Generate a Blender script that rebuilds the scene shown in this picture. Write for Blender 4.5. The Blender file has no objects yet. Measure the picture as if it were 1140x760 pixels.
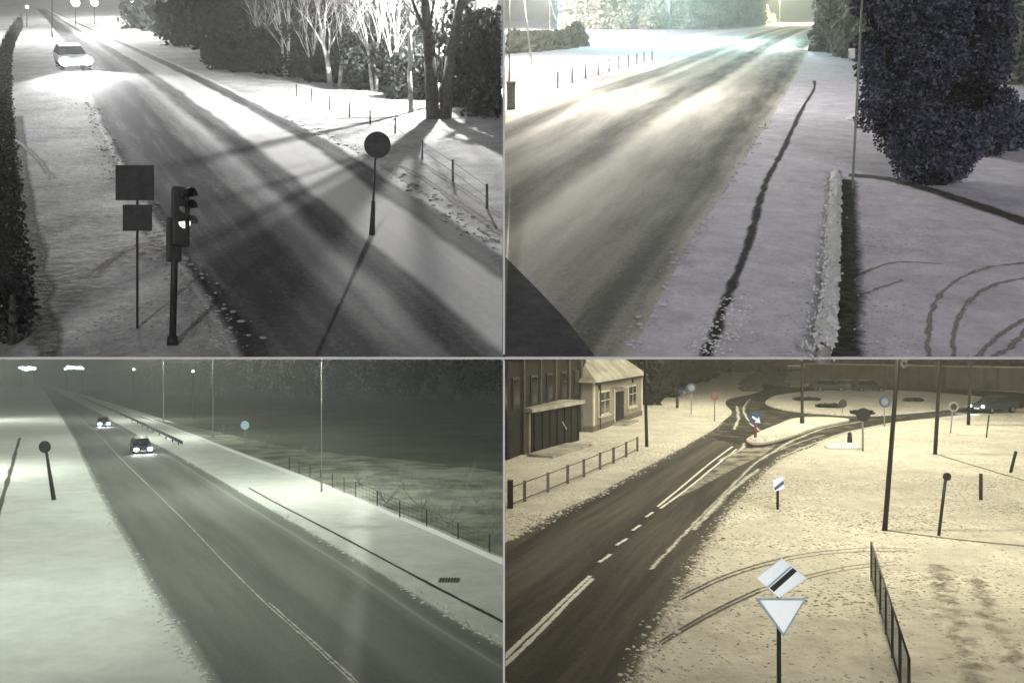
import bpy, bmesh, math, random
import numpy as np
from mathutils import Vector, Matrix
R = math.radians
S = bpy.context.scene
COL = S.collection

# ------------------------------------------------------------------ camera, sky, added fill light, exposure
cam = bpy.data.objects.new('camera', bpy.data.cameras.new('camera'))
COL.objects.link(cam); S.camera = cam
cam.location = (0, 0, 0); cam.rotation_euler = (R(90), 0, 0)
F = 900.0                                   # focal length in photo pixels (photo 1140 x 760)
cam.data.sensor_width = 36; cam.data.lens = F/1140*36
cam.data.clip_start = .1; cam.data.clip_end = 4000
S.view_settings.view_transform = 'Standard'; S.view_settings.look = 'None'
S.view_settings.gamma = 1; S.view_settings.exposure = 0; S.view_settings.use_curve_mapping = False
SUN_EL = 4
w = bpy.data.worlds.new('World'); S.world = w; w.use_nodes = True
nt = w.node_tree; nt.nodes.clear()
sky = nt.nodes.new('ShaderNodeTexSky'); sky.sky_type = 'NISHITA'; sky.sun_disc = False
sky.sun_elevation = R(SUN_EL); sky.sun_rotation = R(180)
hs = nt.nodes.new('ShaderNodeHueSaturation'); hs.inputs['Saturation'].default_value = .25
bg = nt.nodes.new('ShaderNodeBackground'); bg.inputs[1].default_value = .045
wo = nt.nodes.new('ShaderNodeOutputWorld')
nt.links.new(sky.outputs[0], hs.inputs['Color']); nt.links.new(hs.outputs[0], bg.inputs[0]); nt.links.new(bg.outputs[0], wo.inputs[0])
sl = bpy.data.lights.new('fill_light', 'SUN'); sl.energy = 1.0; sl.angle = R(1.5); sl.color = (.97, .97, 1)
fill_light = bpy.data.objects.new('fill_light', sl); COL.objects.link(fill_light); fill_light.rotation_euler = (R(90-SUN_EL), 0, R(-3))  # added fill from behind the camera; no moon is known here
S.cycles.max_bounces = 5

# ------------------------------------------------------------------ the four grounds (all under one gravity)
Y0 = 12.8
PAN = {'TL': (-25, Y0*422/F), 'TR': (8, Y0*389/F), 'BL': (426, 7.0), 'BR': (380, 6.3)}   # horizon row, eye height
def G(p, px, py, lift=0.):
    yh, h = PAN[p]
    Y = F*h/(py-yh)
    return Vector(((px-570)/F*Y, Y, (380-py)/F*Y+lift))
def gz(p, X, Y, lift=0.):
    yh, h = PAN[p]
    return Vector((X, Y, -h+Y*(380-yh)/F+lift))
def px2m(p, py, n):                          # n photo pixels at the depth of ground row py
    yh, h = PAN[p]; return n*h/(py-yh)
WALLK = -9/F                                 # the partition stands on X = WALLK*Y

# ------------------------------------------------------------------ materials
def _mat(name):
    m = bpy.data.materials.new(name); m.use_nodes = True
    n = m.node_tree.nodes; b = n['Principled BSDF']; return m, n, m.node_tree.links, b
def noise_mat(name, c1, c2, scale=4, rough=.8, bump=.3, bscale=None, lo=.35, hi=.65, metal=0, spec=.3, detail=6, speck=None):
    m, n, L, b = _mat(name)
    tc = n.new('ShaderNodeTexCoord')
    if name.startswith('snow_'): detail = 11
    t = n.new('ShaderNodeTexNoise'); t.inputs['Scale'].default_value = scale; t.inputs['Detail'].default_value = detail; t.inputs['Roughness'].default_value = .82 if name.startswith('snow_') else .65
    r = n.new('ShaderNodeValToRGB'); e = r.color_ramp.elements
    e[0].position = lo; e[0].color = (*c1, 1); e[1].position = hi; e[1].color = (*c2, 1)
    L.new(tc.outputs['Object'], t.inputs[0]); L.new(t.outputs[0], r.inputs[0])
    out = r.outputs[0]
    if speck:                                # (colour, scale, threshold): dark grass blades or grit through the snow
        t3 = n.new('ShaderNodeTexNoise'); t3.inputs['Scale'].default_value = speck[1]; t3.inputs['Detail'].default_value = 3
        L.new(tc.outputs['Object'], t3.inputs[0])
        t4 = n.new('ShaderNodeTexNoise'); t4.inputs['Scale'].default_value = .25; t4.inputs['Detail'].default_value = 2
        L.new(tc.outputs['Object'], t4.inputs[0])
        ad = n.new('ShaderNodeMath'); ad.operation = 'MULTIPLY_ADD'; ad.inputs[1].default_value = .35
        L.new(t4.outputs[0], ad.inputs[0]); L.new(t3.outputs[0], ad.inputs[2])
        mr = n.new('ShaderNodeMapRange'); mr.inputs[1].default_value = speck[2]; mr.inputs[2].default_value = speck[2]+.08
        L.new(ad.outputs[0], mr.inputs[0])
        mx = n.new('ShaderNodeMix'); mx.data_type = 'RGBA'; mx.inputs[7].default_value = (*speck[0], 1)
        L.new(mr.outputs[0], mx.inputs[0]); L.new(out, mx.inputs[6]); out = mx.outputs[2]
    L.new(out, b.inputs['Base Color'])
    if bump:
        t2 = n.new('ShaderNodeTexNoise'); t2.inputs['Scale'].default_value = bscale or scale*3; t2.inputs['Detail'].default_value = 5
        L.new(tc.outputs['Object'], t2.inputs[0])
        bp = n.new('ShaderNodeBump'); bp.inputs['Strength'].default_value = bump; bp.inputs['Distance'].default_value = .08
        L.new(t2.outputs[0], bp.inputs['Height']); L.new(bp.outputs[0], b.inputs['Normal'])
    b.inputs['Roughness'].default_value = rough; b.inputs['Metallic'].default_value = metal; b.inputs['Specular IOR Level'].default_value = spec
    return m
def emit_mat(name, col, s):
    m, n, L, b = _mat(name)
    b.inputs['Base Color'].default_value = (*[min(1, c) for c in col], 1)
    b.inputs['Emission Color'].default_value = (*col, 1); b.inputs['Emission Strength'].default_value = s
    return m
def road_mat(name, stops, asphalt, snow, wob=.03, streak=.25, rough=.6, bump=.25, grain=.5):
    """stops: (u, snow amount). Snow left between the wheel tracks, torn by noise stretched along the road."""
    m, n, L, b = _mat(name)
    uv = n.new('ShaderNodeUVMap'); tc = n.new('ShaderNodeTexCoord')
    sx = n.new('ShaderNodeSeparateXYZ'); L.new(uv.outputs[0], sx.inputs[0])
    nz = n.new('ShaderNodeTexNoise'); nz.inputs['Scale'].default_value = .35; nz.inputs['Detail'].default_value = 4
    L.new(tc.outputs['Object'], nz.inputs[0])
    def math_(op, a, c, d=None):
        k = n.new('ShaderNodeMath'); k.operation = op
        for i, v in enumerate((a, c, d)):
            if v is None: continue
            if isinstance(v, (int, float)): k.inputs[i].default_value = v
            else: L.new(v, k.inputs[i])
        return k.outputs[0]
    u2 = math_('ADD', sx.outputs[0], math_('MULTIPLY', math_('SUBTRACT', nz.outputs[0], .5), wob*2))
    cr = n.new('ShaderNodeValToRGB'); cr.color_ramp.interpolation = 'EASE'
    el = cr.color_ramp.elements
    while len(el) < len(stops): el.new(.5)
    for e, (u, v) in zip(el, stops): e.position = u; 
    for e, (u, v) in zip(el, stops): e.color = (v, v, v, 1)
    L.new(u2, cr.inputs[0])
    mp = n.new('ShaderNodeMapping'); mp.inputs['Scale'].default_value = (14, .12, 1); L.new(uv.outputs[0], mp.inputs[0])
    st = n.new('ShaderNodeTexNoise'); st.inputs['Scale'].default_value = 1; st.inputs['Detail'].default_value = 5; st.inputs['Roughness'].default_value = .6; L.new(mp.outputs[0], st.inputs[0])
    f = math_('ADD', cr.outputs[0], math_('MULTIPLY', math_('SUBTRACT', st.outputs[0], .5), streak*2))
    g = n.new('ShaderNodeTexNoise'); g.inputs['Scale'].default_value = 9; g.inputs['Detail'].default_value = 7; g.inputs['Roughness'].default_value = .85; L.new(tc.outputs['Object'], g.inputs[0])
    f = math_('ADD', f, math_('MULTIPLY', math_('SUBTRACT', g.outputs[0], .5), grain))
    cl = n.new('ShaderNodeClamp'); L.new(f, cl.inputs[0])
    mx = n.new('ShaderNodeMix'); mx.data_type = 'RGBA'; mx.inputs[6].default_value = (*asphalt, 1); mx.inputs[7].default_value = (*snow, 1)
    L.new(cl.outputs[0], mx.inputs[0]); L.new(mx.outputs[2], b.inputs['Base Color'])
    bp = n.new('ShaderNodeBump'); bp.inputs['Strength'].default_value = bump; bp.inputs['Distance'].default_value = .05
    L.new(f, bp.inputs['Height']); L.new(bp.outputs[0], b.inputs['Normal'])
    b.inputs['Roughness'].default_value = max(rough, .85); b.inputs['Specular IOR Level'].default_value = .12
    return m

M = {}
M['snow_tl'] = noise_mat('snow_tl', (.16,.16,.16), (.54,.54,.54), .45, .9, .5, 5, speck=((.2,.2,.2), 14, .80))
M['snow_tr'] = noise_mat('snow_tr', (.46,.44,.52), (.80,.77,.86), .9, .9, .4, 9, speck=((.3,.3,.31), 16, .80))
M['snow_bl'] = noise_mat('snow_bl', (.60,.62,.60), (.82,.84,.81), .4, .9, .25, 4)
M['snow_br'] = noise_mat('snow_br', (.44,.43,.39), (.80,.78,.71), .5, .9, .35, 5, speck=((.17,.155,.12), 9, .755))
M['snow_fresh'] = noise_mat('snow_fresh', (.74,.74,.75), (.86,.86,.87), 5, .9, .8, 8)
M['asphalt_worn'] = noise_mat('asphalt_worn', (.035,.033,.03), (.24,.23,.20), .9, .95, .3, 20, spec=.08, lo=.48, hi=.78)
M['slush'] = noise_mat('slush', (.06,.058,.052), (.45,.43,.37), 1.1, .9, .3, 12, lo=.4, hi=.62)
M['scrub'] = noise_mat('scrub', (.10,.11,.08), (.42,.44,.38), .35, .95, .6, 3)
M['asphalt_and_shade'] = noise_mat('asphalt_and_shade', (.026,.026,.03), (.06,.06,.066), 3, .95, .3, 20, spec=.08)
M['dirt_track'] = noise_mat('dirt_track', (.05,.05,.045), (.16,.155,.14), 5, .8, .5, 20)
M['soil_and_shade'] = noise_mat('soil_and_shade', (.025,.03,.022), (.12,.12,.10), 4, .9, .9, 9)
M['tread'] = noise_mat('tread', (.20,.19,.16), (.36,.34,.30), 7, .9, .3, 20)
M['kerb'] = noise_mat('kerb', (.22,.22,.21), (.40,.40,.38), 8, .8, .3, 20)
M['white_paint'] = noise_mat('white_paint', (.70,.70,.68), (.80,.80,.79), 6, .6, .1, 20)
M['old_paint'] = noise_mat('old_paint', (.22,.22,.20), (.62,.62,.57), 3.5, .8, .2, 20, lo=.3, hi=.55)
M['edge_white'] = noise_mat('edge_white', (.86,.86,.86), (.88,.88,.88), 2, .6, 0)
M['dull_board'] = noise_mat('dull_board', (.10,.10,.10), (.14,.14,.14), 2, .9, .2)
M['dark_metal'] = noise_mat('dark_metal', (.018,.018,.018), (.035,.035,.035), 12, .5, .1, 30, metal=.0)
M['grey_metal'] = noise_mat('grey_metal', (.22,.23,.23), (.32,.33,.33), 12, .45, .1, 30, metal=.3)
M['pale_pole'] = noise_mat('pale_pole', (.24,.25,.22), (.32,.33,.30), 12, .6, .1, 30)
M['sign_white'] = noise_mat('sign_white', (.86,.88,.90), (.90,.92,.94), 12, .35, .03, 30, spec=.6)
M['reflective_white'] = noise_mat('reflective_white', (.84,.92,.96), (.88,.95,.98), 12, .5, .0, 30, metal=.9)
M['sign_rim'] = noise_mat('sign_rim', (.35,.52,.60), (.45,.60,.66), 12, .4, .05, 30)
M['sign_blue'] = noise_mat('sign_blue', (.035,.075,.18), (.05,.10,.23), 12, .4, .05, 30)
M['sign_red'] = noise_mat('sign_red', (.16,.05,.045), (.22,.07,.06), 12, .5, .05, 30)
M['sign_back'] = noise_mat('sign_back', (.018,.018,.018), (.04,.04,.04), 6, .6, .1, 30)
M['black'] = noise_mat('black', (.008,.008,.009), (.018,.018,.018), 10, .4, .05, 30)
M['bark'] = noise_mat('bark', (.03,.028,.025), (.10,.095,.09), 6, .95, .8, 14)
M['bark_frost'] = noise_mat('bark_frost', (.10,.10,.10), (.55,.55,.55), 1.6, .95, .8, 14)
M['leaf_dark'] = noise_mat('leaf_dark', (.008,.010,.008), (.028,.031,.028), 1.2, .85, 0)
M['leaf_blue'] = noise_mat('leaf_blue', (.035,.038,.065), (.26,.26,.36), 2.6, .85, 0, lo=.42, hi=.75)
M['leaf_grey'] = noise_mat('leaf_grey', (.06,.07,.055), (.20,.21,.17), 1.0, .9, 0)
M['leaf_mist'] = noise_mat('leaf_mist', (.11,.12,.10), (.15,.16,.14), 1.0, .95, 0)  # mist put into the leaf colour by pale, low contrast tones
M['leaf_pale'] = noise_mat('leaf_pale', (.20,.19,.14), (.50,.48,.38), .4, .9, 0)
M['glass'] = noise_mat('glass', (.012,.014,.018), (.03,.033,.04), 3, .12, 0, spec=.8)
M['rubber'] = noise_mat('rubber', (.012,.012,.012), (.02,.02,.02), 8, .85, .1)
M['carpaint'] = noise_mat('carpaint', (.03,.032,.05), (.04,.043,.065), 3, .3, 0, spec=.6)
M['carpaint_grey'] = noise_mat('carpaint_grey', (.12,.12,.13), (.14,.14,.15), 3, .35, 0, spec=.6)
M['render_wall'] = noise_mat('render_wall', (.20,.19,.155), (.29,.27,.225), .8, .85, .2, 14)
M['plinth'] = noise_mat('plinth', (.10,.09,.08), (.16,.15,.13), 2, .9, .3, 14)
M['stone_dark'] = noise_mat('stone_dark', (.007,.007,.006), (.022,.020,.018), 1.2, .9, .5, 8)
M['trim'] = noise_mat('trim', (.50,.48,.40), (.62,.60,.52), 4, .7, .1, 20)
M['roof_snow'] = noise_mat('roof_snow', (.20,.195,.17), (.46,.45,.40), .7, .9, .3, 8)
M['brown_wall'] = noise_mat('brown_wall', (.055,.045,.032), (.13,.105,.075), .5, .9, .4, 5)
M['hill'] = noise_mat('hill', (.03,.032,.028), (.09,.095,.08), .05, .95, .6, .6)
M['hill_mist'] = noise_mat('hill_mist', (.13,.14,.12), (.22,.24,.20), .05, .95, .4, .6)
M['lens'] = emit_mat('lens', (1, .93, .75), 12)
M['lens_white'] = emit_mat('lens_white', (1, 1, .97), 40)
M['lens_cyan'] = emit_mat('lens_cyan', (.55, .85, 1), 30)
M['signal_lit'] = emit_mat('signal_lit', (1, 1, .96), 3)
M['flood'] = emit_mat('flood', (.7, .95, 1), 6)

def feather(name, edge=.35, breakup=.0, scale=6):
    m = M[name]; n = m.node_tree.nodes; L = m.node_tree.links; b = n['Principled BSDF']
    uv = n.new('ShaderNodeUVMap'); sx = n.new('ShaderNodeSeparateXYZ'); L.new(uv.outputs[0], sx.inputs[0])
    tc = n.new('ShaderNodeTexCoord'); t = n.new('ShaderNodeTexNoise'); t.inputs['Scale'].default_value = scale; t.inputs['Detail'].default_value = 5
    L.new(tc.outputs['Object'], t.inputs[0])
    def mm(op, a, c):
        k = n.new('ShaderNodeMath'); k.operation = op
        for i, v in enumerate((a, c)):
            if isinstance(v, (int, float)): k.inputs[i].default_value = v
            elif v is not None: L.new(v, k.inputs[i])
        return k.outputs[0]
    d = mm('SUBTRACT', .5, mm('ABSOLUTE', mm('SUBTRACT', sx.outputs[0], .5), None))     # 0 at the rims, .5 in the middle
    d = mm('ADD', mm('DIVIDE', d, edge), mm('MULTIPLY', mm('SUBTRACT', t.outputs[0], .5), 1.2+breakup*2))
    d = mm('SUBTRACT', d, breakup)
    c = n.new('ShaderNodeClamp'); L.new(d, c.inputs[0]); L.new(c.outputs[0], b.inputs['Alpha'])
M['gutter'] = noise_mat('gutter', (.026,.026,.026), (.06,.06,.06), 3, .95, .3, 20, spec=.08)  # dark surface of the narrow verge and kerb lines
M['trodden'] = noise_mat('trodden', (.16,.14,.11), (.60,.57,.50), 3.2, .95, .8, 6, lo=.40, hi=.62)
for a_ in (('dirt_track',.35,.05),('tread',.4,.2),('old_paint',.4,.15),('white_paint',.25,.12),('soil_and_shade',.3,0),('gutter',.35,0),('trodden',.5,.55,2.2)): feather(*a_)
# ------------------------------------------------------------------ mesh helpers
class MB:
    def __init__(s): s.v = []; s.f = []
    def add(s, vs, fs):
        o = len(s.v); s.v += [tuple(v) for v in vs]; s.f += [tuple(i+o for i in f) for f in fs]; return s
    def box(s, c, d, m=None):
        vs = [Vector((x*d[0]/2, y*d[1]/2, z*d[2]/2)) for x in (-1,1) for y in (-1,1) for z in (-1,1)]
        if m is not None: vs = [m @ v for v in vs]
        vs = [v+Vector(c) for v in vs]
        return s.add(vs, [(0,1,3,2),(4,6,7,5),(0,4,5,1),(2,3,7,6),(0,2,6,4),(1,5,7,3)])
    def tube(s, p0, p1, r0, r1=None, n=8, caps=True):
        p0 = Vector(p0); p1 = Vector(p1); r1 = r0 if r1 is None else r1
        d = p1-p0
        if d.length < 1e-6: return s
        q = d.to_track_quat('Z', 'Y'); vs = []
        for p, r in ((p0, r0), (p1, r1)):
            for i in range(n):
                a = 2*math.pi*i/n; vs.append(p+q@Vector((r*math.cos(a), r*math.sin(a), 0)))
        fs = [(i, (i+1) % n, n+(i+1) % n, n+i) for i in range(n)]
        if caps: fs += [tuple(range(n))[::-1], tuple(range(n, 2*n))]
        return s.add(vs, fs)
    def path(s, pts, rs, n=7):
        for a, b, ra, rb in zip(pts, pts[1:], rs, rs[1:]): s.tube(a, b, ra, rb, n)
        return s
    def prism(s, pts, off):
        """closed polygon pts (3D) extruded by vector off"""
        n = len(pts); off = Vector(off)
        vs = [Vector(p) for p in pts]+[Vector(p)+off for p in pts]
        return s.add(vs, [tuple(range(n)), tuple(range(n, 2*n))[::-1]]+[(i, n+i, n+(i+1) % n, (i+1) % n) for i in range(n)])
    def ball(s, c, r, seg=10, rings=6, sq=(1,1,1)):
        c = Vector(c); vs = [c+Vector((0,0,r*sq[2]))]
        for j in range(1, rings):
            t = math.pi*j/rings
            for i in range(seg):
                a = 2*math.pi*i/seg; vs.append(c+Vector((r*sq[0]*math.sin(t)*math.cos(a), r*sq[1]*math.sin(t)*math.sin(a), r*sq[2]*math.cos(t))))
        vs.append(c-Vector((0,0,r*sq[2])))
        fs = [(0, 1+i, 1+(i+1) % seg) for i in range(seg)]
        for j in range(rings-2):
            for i in range(seg):
                a = 1+j*seg; fs.append((a+i, a+seg+i, a+seg+(i+1) % seg, a+(i+1) % seg))
        a = 1+(rings-2)*seg; fs += [(a+(i+1) % seg, a+i, len(vs)-1) for i in range(seg)]
        return s.add(vs, fs)
    def build(s, name, mat, parent=None, smooth=False, bevel=0):
        me = bpy.data.meshes.new(name); me.from_pydata(s.v, [], s.f); me.materials.append(M[mat] if isinstance(mat, str) else mat)
        bm = bmesh.new(); bm.from_mesh(me); bmesh.ops.recalc_face_normals(bm, faces=bm.faces)
        if bevel: bmesh.ops.bevel(bm, geom=bm.edges[:], offset=bevel, segments=2, affect='EDGES', profile=.7, clamp_overlap=True)
        if smooth:
            for f in bm.faces: f.smooth = True
        bm.to_mesh(me); bm.free()
        o = bpy.data.objects.new(name, me); COL.objects.link(o)
        if parent: o.parent = parent
        return o
def tag(o, label=None, cat=None, group=None, kind=None):
    if label: o['label'] = label
    if cat: o['category'] = cat
    if group: o['group'] = group
    if kind: o['kind'] = kind
    return o
def thing(name, label, cat, loc, group=None, rz=0, lean=None):
    o = bpy.data.objects.new(name, None); COL.objects.link(o); o.empty_display_size = .2
    o.location = loc; o.rotation_euler = (0, 0, rz)
    if lean: o.rotation_euler = (lean[0], lean[1], rz)
    return tag(o, label, cat, group)
def copy_tree(o, loc, label, rz=None, parent=None):
    def cp(a, par):
        c = a.copy(); COL.objects.link(c); c.parent = par
        for ch in a.children: cp(ch, c)
        return c
    c = cp(o, parent); c.location = loc; c['label'] = label
    if rz is not None: c.rotation_euler = (0, 0, rz)
    return c
# ground sheets -----------------------------------------------------
def clip(bm, p):
    n = Vector((1, -WALLK, 0)).normalized()
    if p in ('TL', 'BL'): bmesh.ops.bisect_plane(bm, geom=bm.verts[:]+bm.edges[:]+bm.faces[:], plane_co=(-.03, 0, 0), plane_no=n, clear_outer=True)
    else: bmesh.ops.bisect_plane(bm, geom=bm.verts[:]+bm.edges[:]+bm.faces[:], plane_co=(.03, 0, 0), plane_no=n, clear_inner=True)
    if p in ('TL', 'TR'):
        bmesh.ops.bisect_plane(bm, geom=bm.verts[:]+bm.edges[:]+bm.faces[:], plane_co=(0, Y0, 0), plane_no=(0,1,0), clear_inner=True)
def smooth_line(P, k=6):
    out = []
    for i in range(len(P)-1):
        p0 = P[max(i-1, 0)]; p1 = P[i]; p2 = P[i+1]; p3 = P[min(i+2, len(P)-1)]
        for j in range(k):
            t = j/k
            out.append(.5*((2*p1)+(p2-p0)*t+(2*p0-5*p1+4*p2-p3)*t*t+(3*p1-p0-3*p2+p3)*t**3))
    out.append(P[-1]); return out
def finish_sheet(bm, name, mat, p, kind='structure', parent=None):
    clip(bm, p)
    me = bpy.data.meshes.new(name); bm.to_mesh(me); bm.free(); me.materials.append(M[mat] if isinstance(mat, str) else mat)
    o = bpy.data.objects.new(name, me); COL.objects.link(o)
    if kind: o['kind'] = kind
    if parent: o.parent = parent
    return o
def ladder(name, p, left, right, lift, mat, cross=8, k=5):
    A = smooth_line([G(p, *q, lift) for q in left], k); B = smooth_line([G(p, *q, lift) for q in right], k)
    bm = bmesh.new(); uvl = bm.loops.layers.uv.new('UVMap'); grid = []; v = 0; prev = None
    for a, b in zip(A, B):
        c = (a+b)/2
        if prev is not None: v += (c-prev).length
        prev = c; grid.append([(bm.verts.new(a.lerp(b, j/cross)), j/cross, v) for j in range(cross+1)])
    for r0, r1 in zip(grid, grid[1:]):
        for j in range(cross):
            q = (r0[j], r0[j+1], r1[j+1], r1[j])
            try: f = bm.faces.new([x[0] for x in q])
            except ValueError: continue
            for lp, x in zip(f.loops, q): lp[uvl].uv = (x[1], x[2])
    bmesh.ops.recalc_face_normals(bm, faces=bm.faces)
    if bm.faces and sum(f.normal.z for f in bm.faces) < 0: bmesh.ops.reverse_faces(bm, faces=bm.faces)
    return finish_sheet(bm, name, mat, p)
def ribbon_bm(bm, p, pts, width, lift, k=5, jit=0., rng=random, lump=0):
    P = smooth_line([G(p, *q, lift) for q in pts], k); prev = None; uvl = bm.loops.layers.uv.verify(); v_ = 0
    for i, c in enumerate(P):
        d = (P[min(i+1, len(P)-1)]-P[max(i-1, 0)]); d.z = 0; d.normalize(); nrm = Vector((-d.y, d.x, 0))
        wd = width*(1+rng.uniform(-jit, jit))/2; o = rng.uniform(-jit, jit)*width*.3
        a = c+nrm*(wd+o); b = c-nrm*(wd-o)
        a = gz(p, a.x, a.y, lift); b = gz(p, b.x, b.y, lift)
        cur = (bm.verts.new(a), bm.verts.new(b))
        if prev:
            f = bm.faces.new((prev[0], prev[1], cur[1], cur[0]))
            for lp, uu in zip(f.loops, ((0, v_), (1, v_), (1, v_+1), (0, v_+1))): lp[uvl].uv = uu
            v_ += 1
        prev = cur
def ribbon(name, p, lines, width, lift, mat, jit=0., k=5, kind='structure', seed=1):
    bm = bmesh.new(); rng = random.Random(seed)
    for pts in lines: ribbon_bm(bm, p, pts, width, lift, k, jit, rng)
    bmesh.ops.recalc_face_normals(bm, faces=bm.faces)
    return finish_sheet(bm, name, mat, p, kind)
def sheet(name, p, pts, lift, mat, thick=0, smooth=True, k=5):
    P = [G(p, *q, lift) for q in pts]
    if smooth:
        Q = smooth_line([P[-1]]+P+[P[0], P[1]], k); P = Q[k:-k-1]
    bm = bmesh.new(); vs = [bm.verts.new(q) for q in P]; f = bm.faces.new(vs)
    if thick:
        r = bmesh.ops.extrude_face_region(bm, geom=[f]); 
        for v in [e for e in r['geom'] if isinstance(e, bmesh.types.BMVert)]: v.co.z -= thick
    bmesh.ops.triangulate(bm, faces=bm.faces[:]); bmesh.ops.recalc_face_normals(bm, faces=bm.faces)
    if not thick and sum(f.normal.z for f in bm.faces) < 0: bmesh.ops.reverse_faces(bm, faces=bm.faces)
    return finish_sheet(bm, name, mat, p)
def ground(name, p, mat, ya, yb, side, thick=0):
    xs = 40
    if side < 0: pts = [(-.8*ya-xs, ya), (WALLK*ya-.03, ya), (WALLK*yb-.03, yb), (-.8*yb-xs, yb)]
    else: pts = [(WALLK*ya+.03, ya), (.8*ya+xs, ya), (.8*yb+xs, yb), (WALLK*yb+.03, yb)]
    m = MB(); top = [gz(p, *q) for q in pts]
    if thick: m.prism(top, (0, 0, -thick))
    else: m.add(top, [(0,1,2,3)])
    o = m.build(name, mat); o['kind'] = 'structure'; return o
# foliage -----------------------------------------------------------
def leaf_mesh(name, blobs, n, size, mat, parent=None, seed=0, shell=.55, elong=1.6):
    side = 0 if parent is None else (-1 if parent.location.x < WALLK*parent.location.y else 1)
    rg = np.random.default_rng(seed)
    vol = np.array([b[1][0]*b[1][1]*b[1][2] for b in blobs])**.75; pick = rg.choice(len(blobs), n, p=vol/vol.sum())
    C = np.array([b[0] for b in blobs], float)[pick]; Rr = np.array([b[1] for b in blobs], float)[pick]
    d = rg.normal(size=(n, 3)); d /= np.linalg.norm(d, axis=1)[:, None]
    rad = shell+(1.08-shell)*rg.random(n)**.7
    c = C+d*Rr*rad[:, None]
    a = rg.normal(size=(n, 3)); a /= np.linalg.norm(a, axis=1)[:, None]
    b = np.cross(a, rg.normal(size=(n, 3))); b /= np.linalg.norm(b, axis=1)[:, None]
    s = size*(.5+rg.random(n))[:, None]
    if side:
        wx = c[:, 0]+parent.location.x; wy = c[:, 1]+parent.location.y
        ok = (wx-WALLK*wy)*side > size*2.2+.03
        if parent.location.y < 60 and parent.location.z > -5: ok &= wy > Y0+.1
        c = c[ok]; a = a[ok]; b = b[ok]; s = s[ok]; n = len(c)
    V = np.stack([c-a*s*elong, c+b*s, c+a*s*elong, c-b*s], 1).reshape(-1, 3)
    me = bpy.data.meshes.new(name); me.vertices.add(4*n); me.loops.add(4*n); me.polygons.add(n)
    me.vertices.foreach_set('co', V.ravel()); me.loops.foreach_set('vertex_index', np.arange(4*n)); me.polygons.foreach_set('loop_start', np.arange(n)*4)
    me.update(calc_edges=True); me.validate(); me.materials.append(M[mat])
    o = bpy.data.objects.new(name, me); COL.objects.link(o)
    if parent: o.parent = parent
    return o
def clumps(rng, n, cen, ext, r):
    out = []
    for _ in range(n):
        v = Vector((rng.gauss(0,1), rng.gauss(0,1), rng.gauss(0,1))).normalized()*rng.random()**.4
        k = r*rng.uniform(.6, 1.3)
        out.append(((cen[0]+v.x*ext[0], cen[1]+v.y*ext[1], cen[2]+v.z*ext[2]), (k, k, k*.85)))
    return out
def limbs(m, rng, p, d, length, r, depth, spread=.6, n=6, tips=None):
    p = Vector(p); d = Vector(d).normalized(); k = 3; pts = [p]; q = p
    for i in range(k):
        d = (d+Vector((rng.uniform(-1,1), rng.uniform(-1,1), rng.uniform(-.5,.9)))*.13).normalized(); q = q+d*length/k; pts.append(q)
    rs = [r*(1-.45*i/k) for i in range(k+1)]; m.path(pts, rs, max(4, n))
    if tips is not None and depth <= 1: tips.append(tuple(q))
    if depth <= 0: return
    for j in range(3 if depth > 1 else 4):
        t = rng.choice(pts[1:]) if j else pts[-1]
        dd = (d+Vector((rng.uniform(-1,1), rng.uniform(-1,1), rng.uniform(-.3,.7)))*spread).normalized()
        limbs(m, rng, t, dd, length*rng.uniform(.55,.8), rs[-1]*rng.uniform(.5,.8), depth-1, spread*1.1, n-1, tips)

# ================================================================== STRUCTURE
ground('snow_ground_top_left', 'TL', 'snow_tl', Y0, 330, -1, .03)
ground('snow_ground_top_right', 'TR', 'snow_tr', Y0, 420, 1, .03)
ground('snow_ground_bottom_left', 'BL', 'snow_bl', 7, 1500, -1)
ground('snow_ground_bottom_right', 'BR', 'snow_br', 7, 1500, 1)

# added thin white divider between the four places: a ledge and two upright partitions with white front edges
dv = thing('divider', 'added thin white divider crossing between the four snowy road scenes', 'divider', (0, Y0-.2, 0))
yb = Y0-.2
MB().box((0, -.02, (380-398.6)/F*yb), (40, .04, 2.4/F*yb)).build('added_ledge', 'edge_white', dv)
def wall_plate(poly, name, thick, mat, front):
    # poly: (Y, z) outline in the plane X = WALLK*Y
    m = MB(); pts = [Vector((WALLK*y-thick/2, y-yb, z)) for y, z in poly]
    m.prism(pts, (thick, 0, 0)); return m.build(name, mat, dv)
wt = 2.2/F*yb
for nm, poly in (('added_upper_partition', [(yb+.05, -.2), (yb+.05, 6.6), (330, 170), (330, 140)]),
                 ('added_lower_partition', [(yb+.05, -.31), (yb+.05, -8), (1500, -86), (1500, 200)])):
    wall_plate(poly, nm, wt, 'dull_board', 0)  # added walls; they also stop lamp light crossing between scenes
for z0, z1 in ((-.2, 6.6), (-.30, -8)):
    MB().box((WALLK*yb, 0, (z0+z1)/2), (wt, .05, abs(z1-z0))).build('added_front_edge', 'edge_white', dv)

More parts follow.
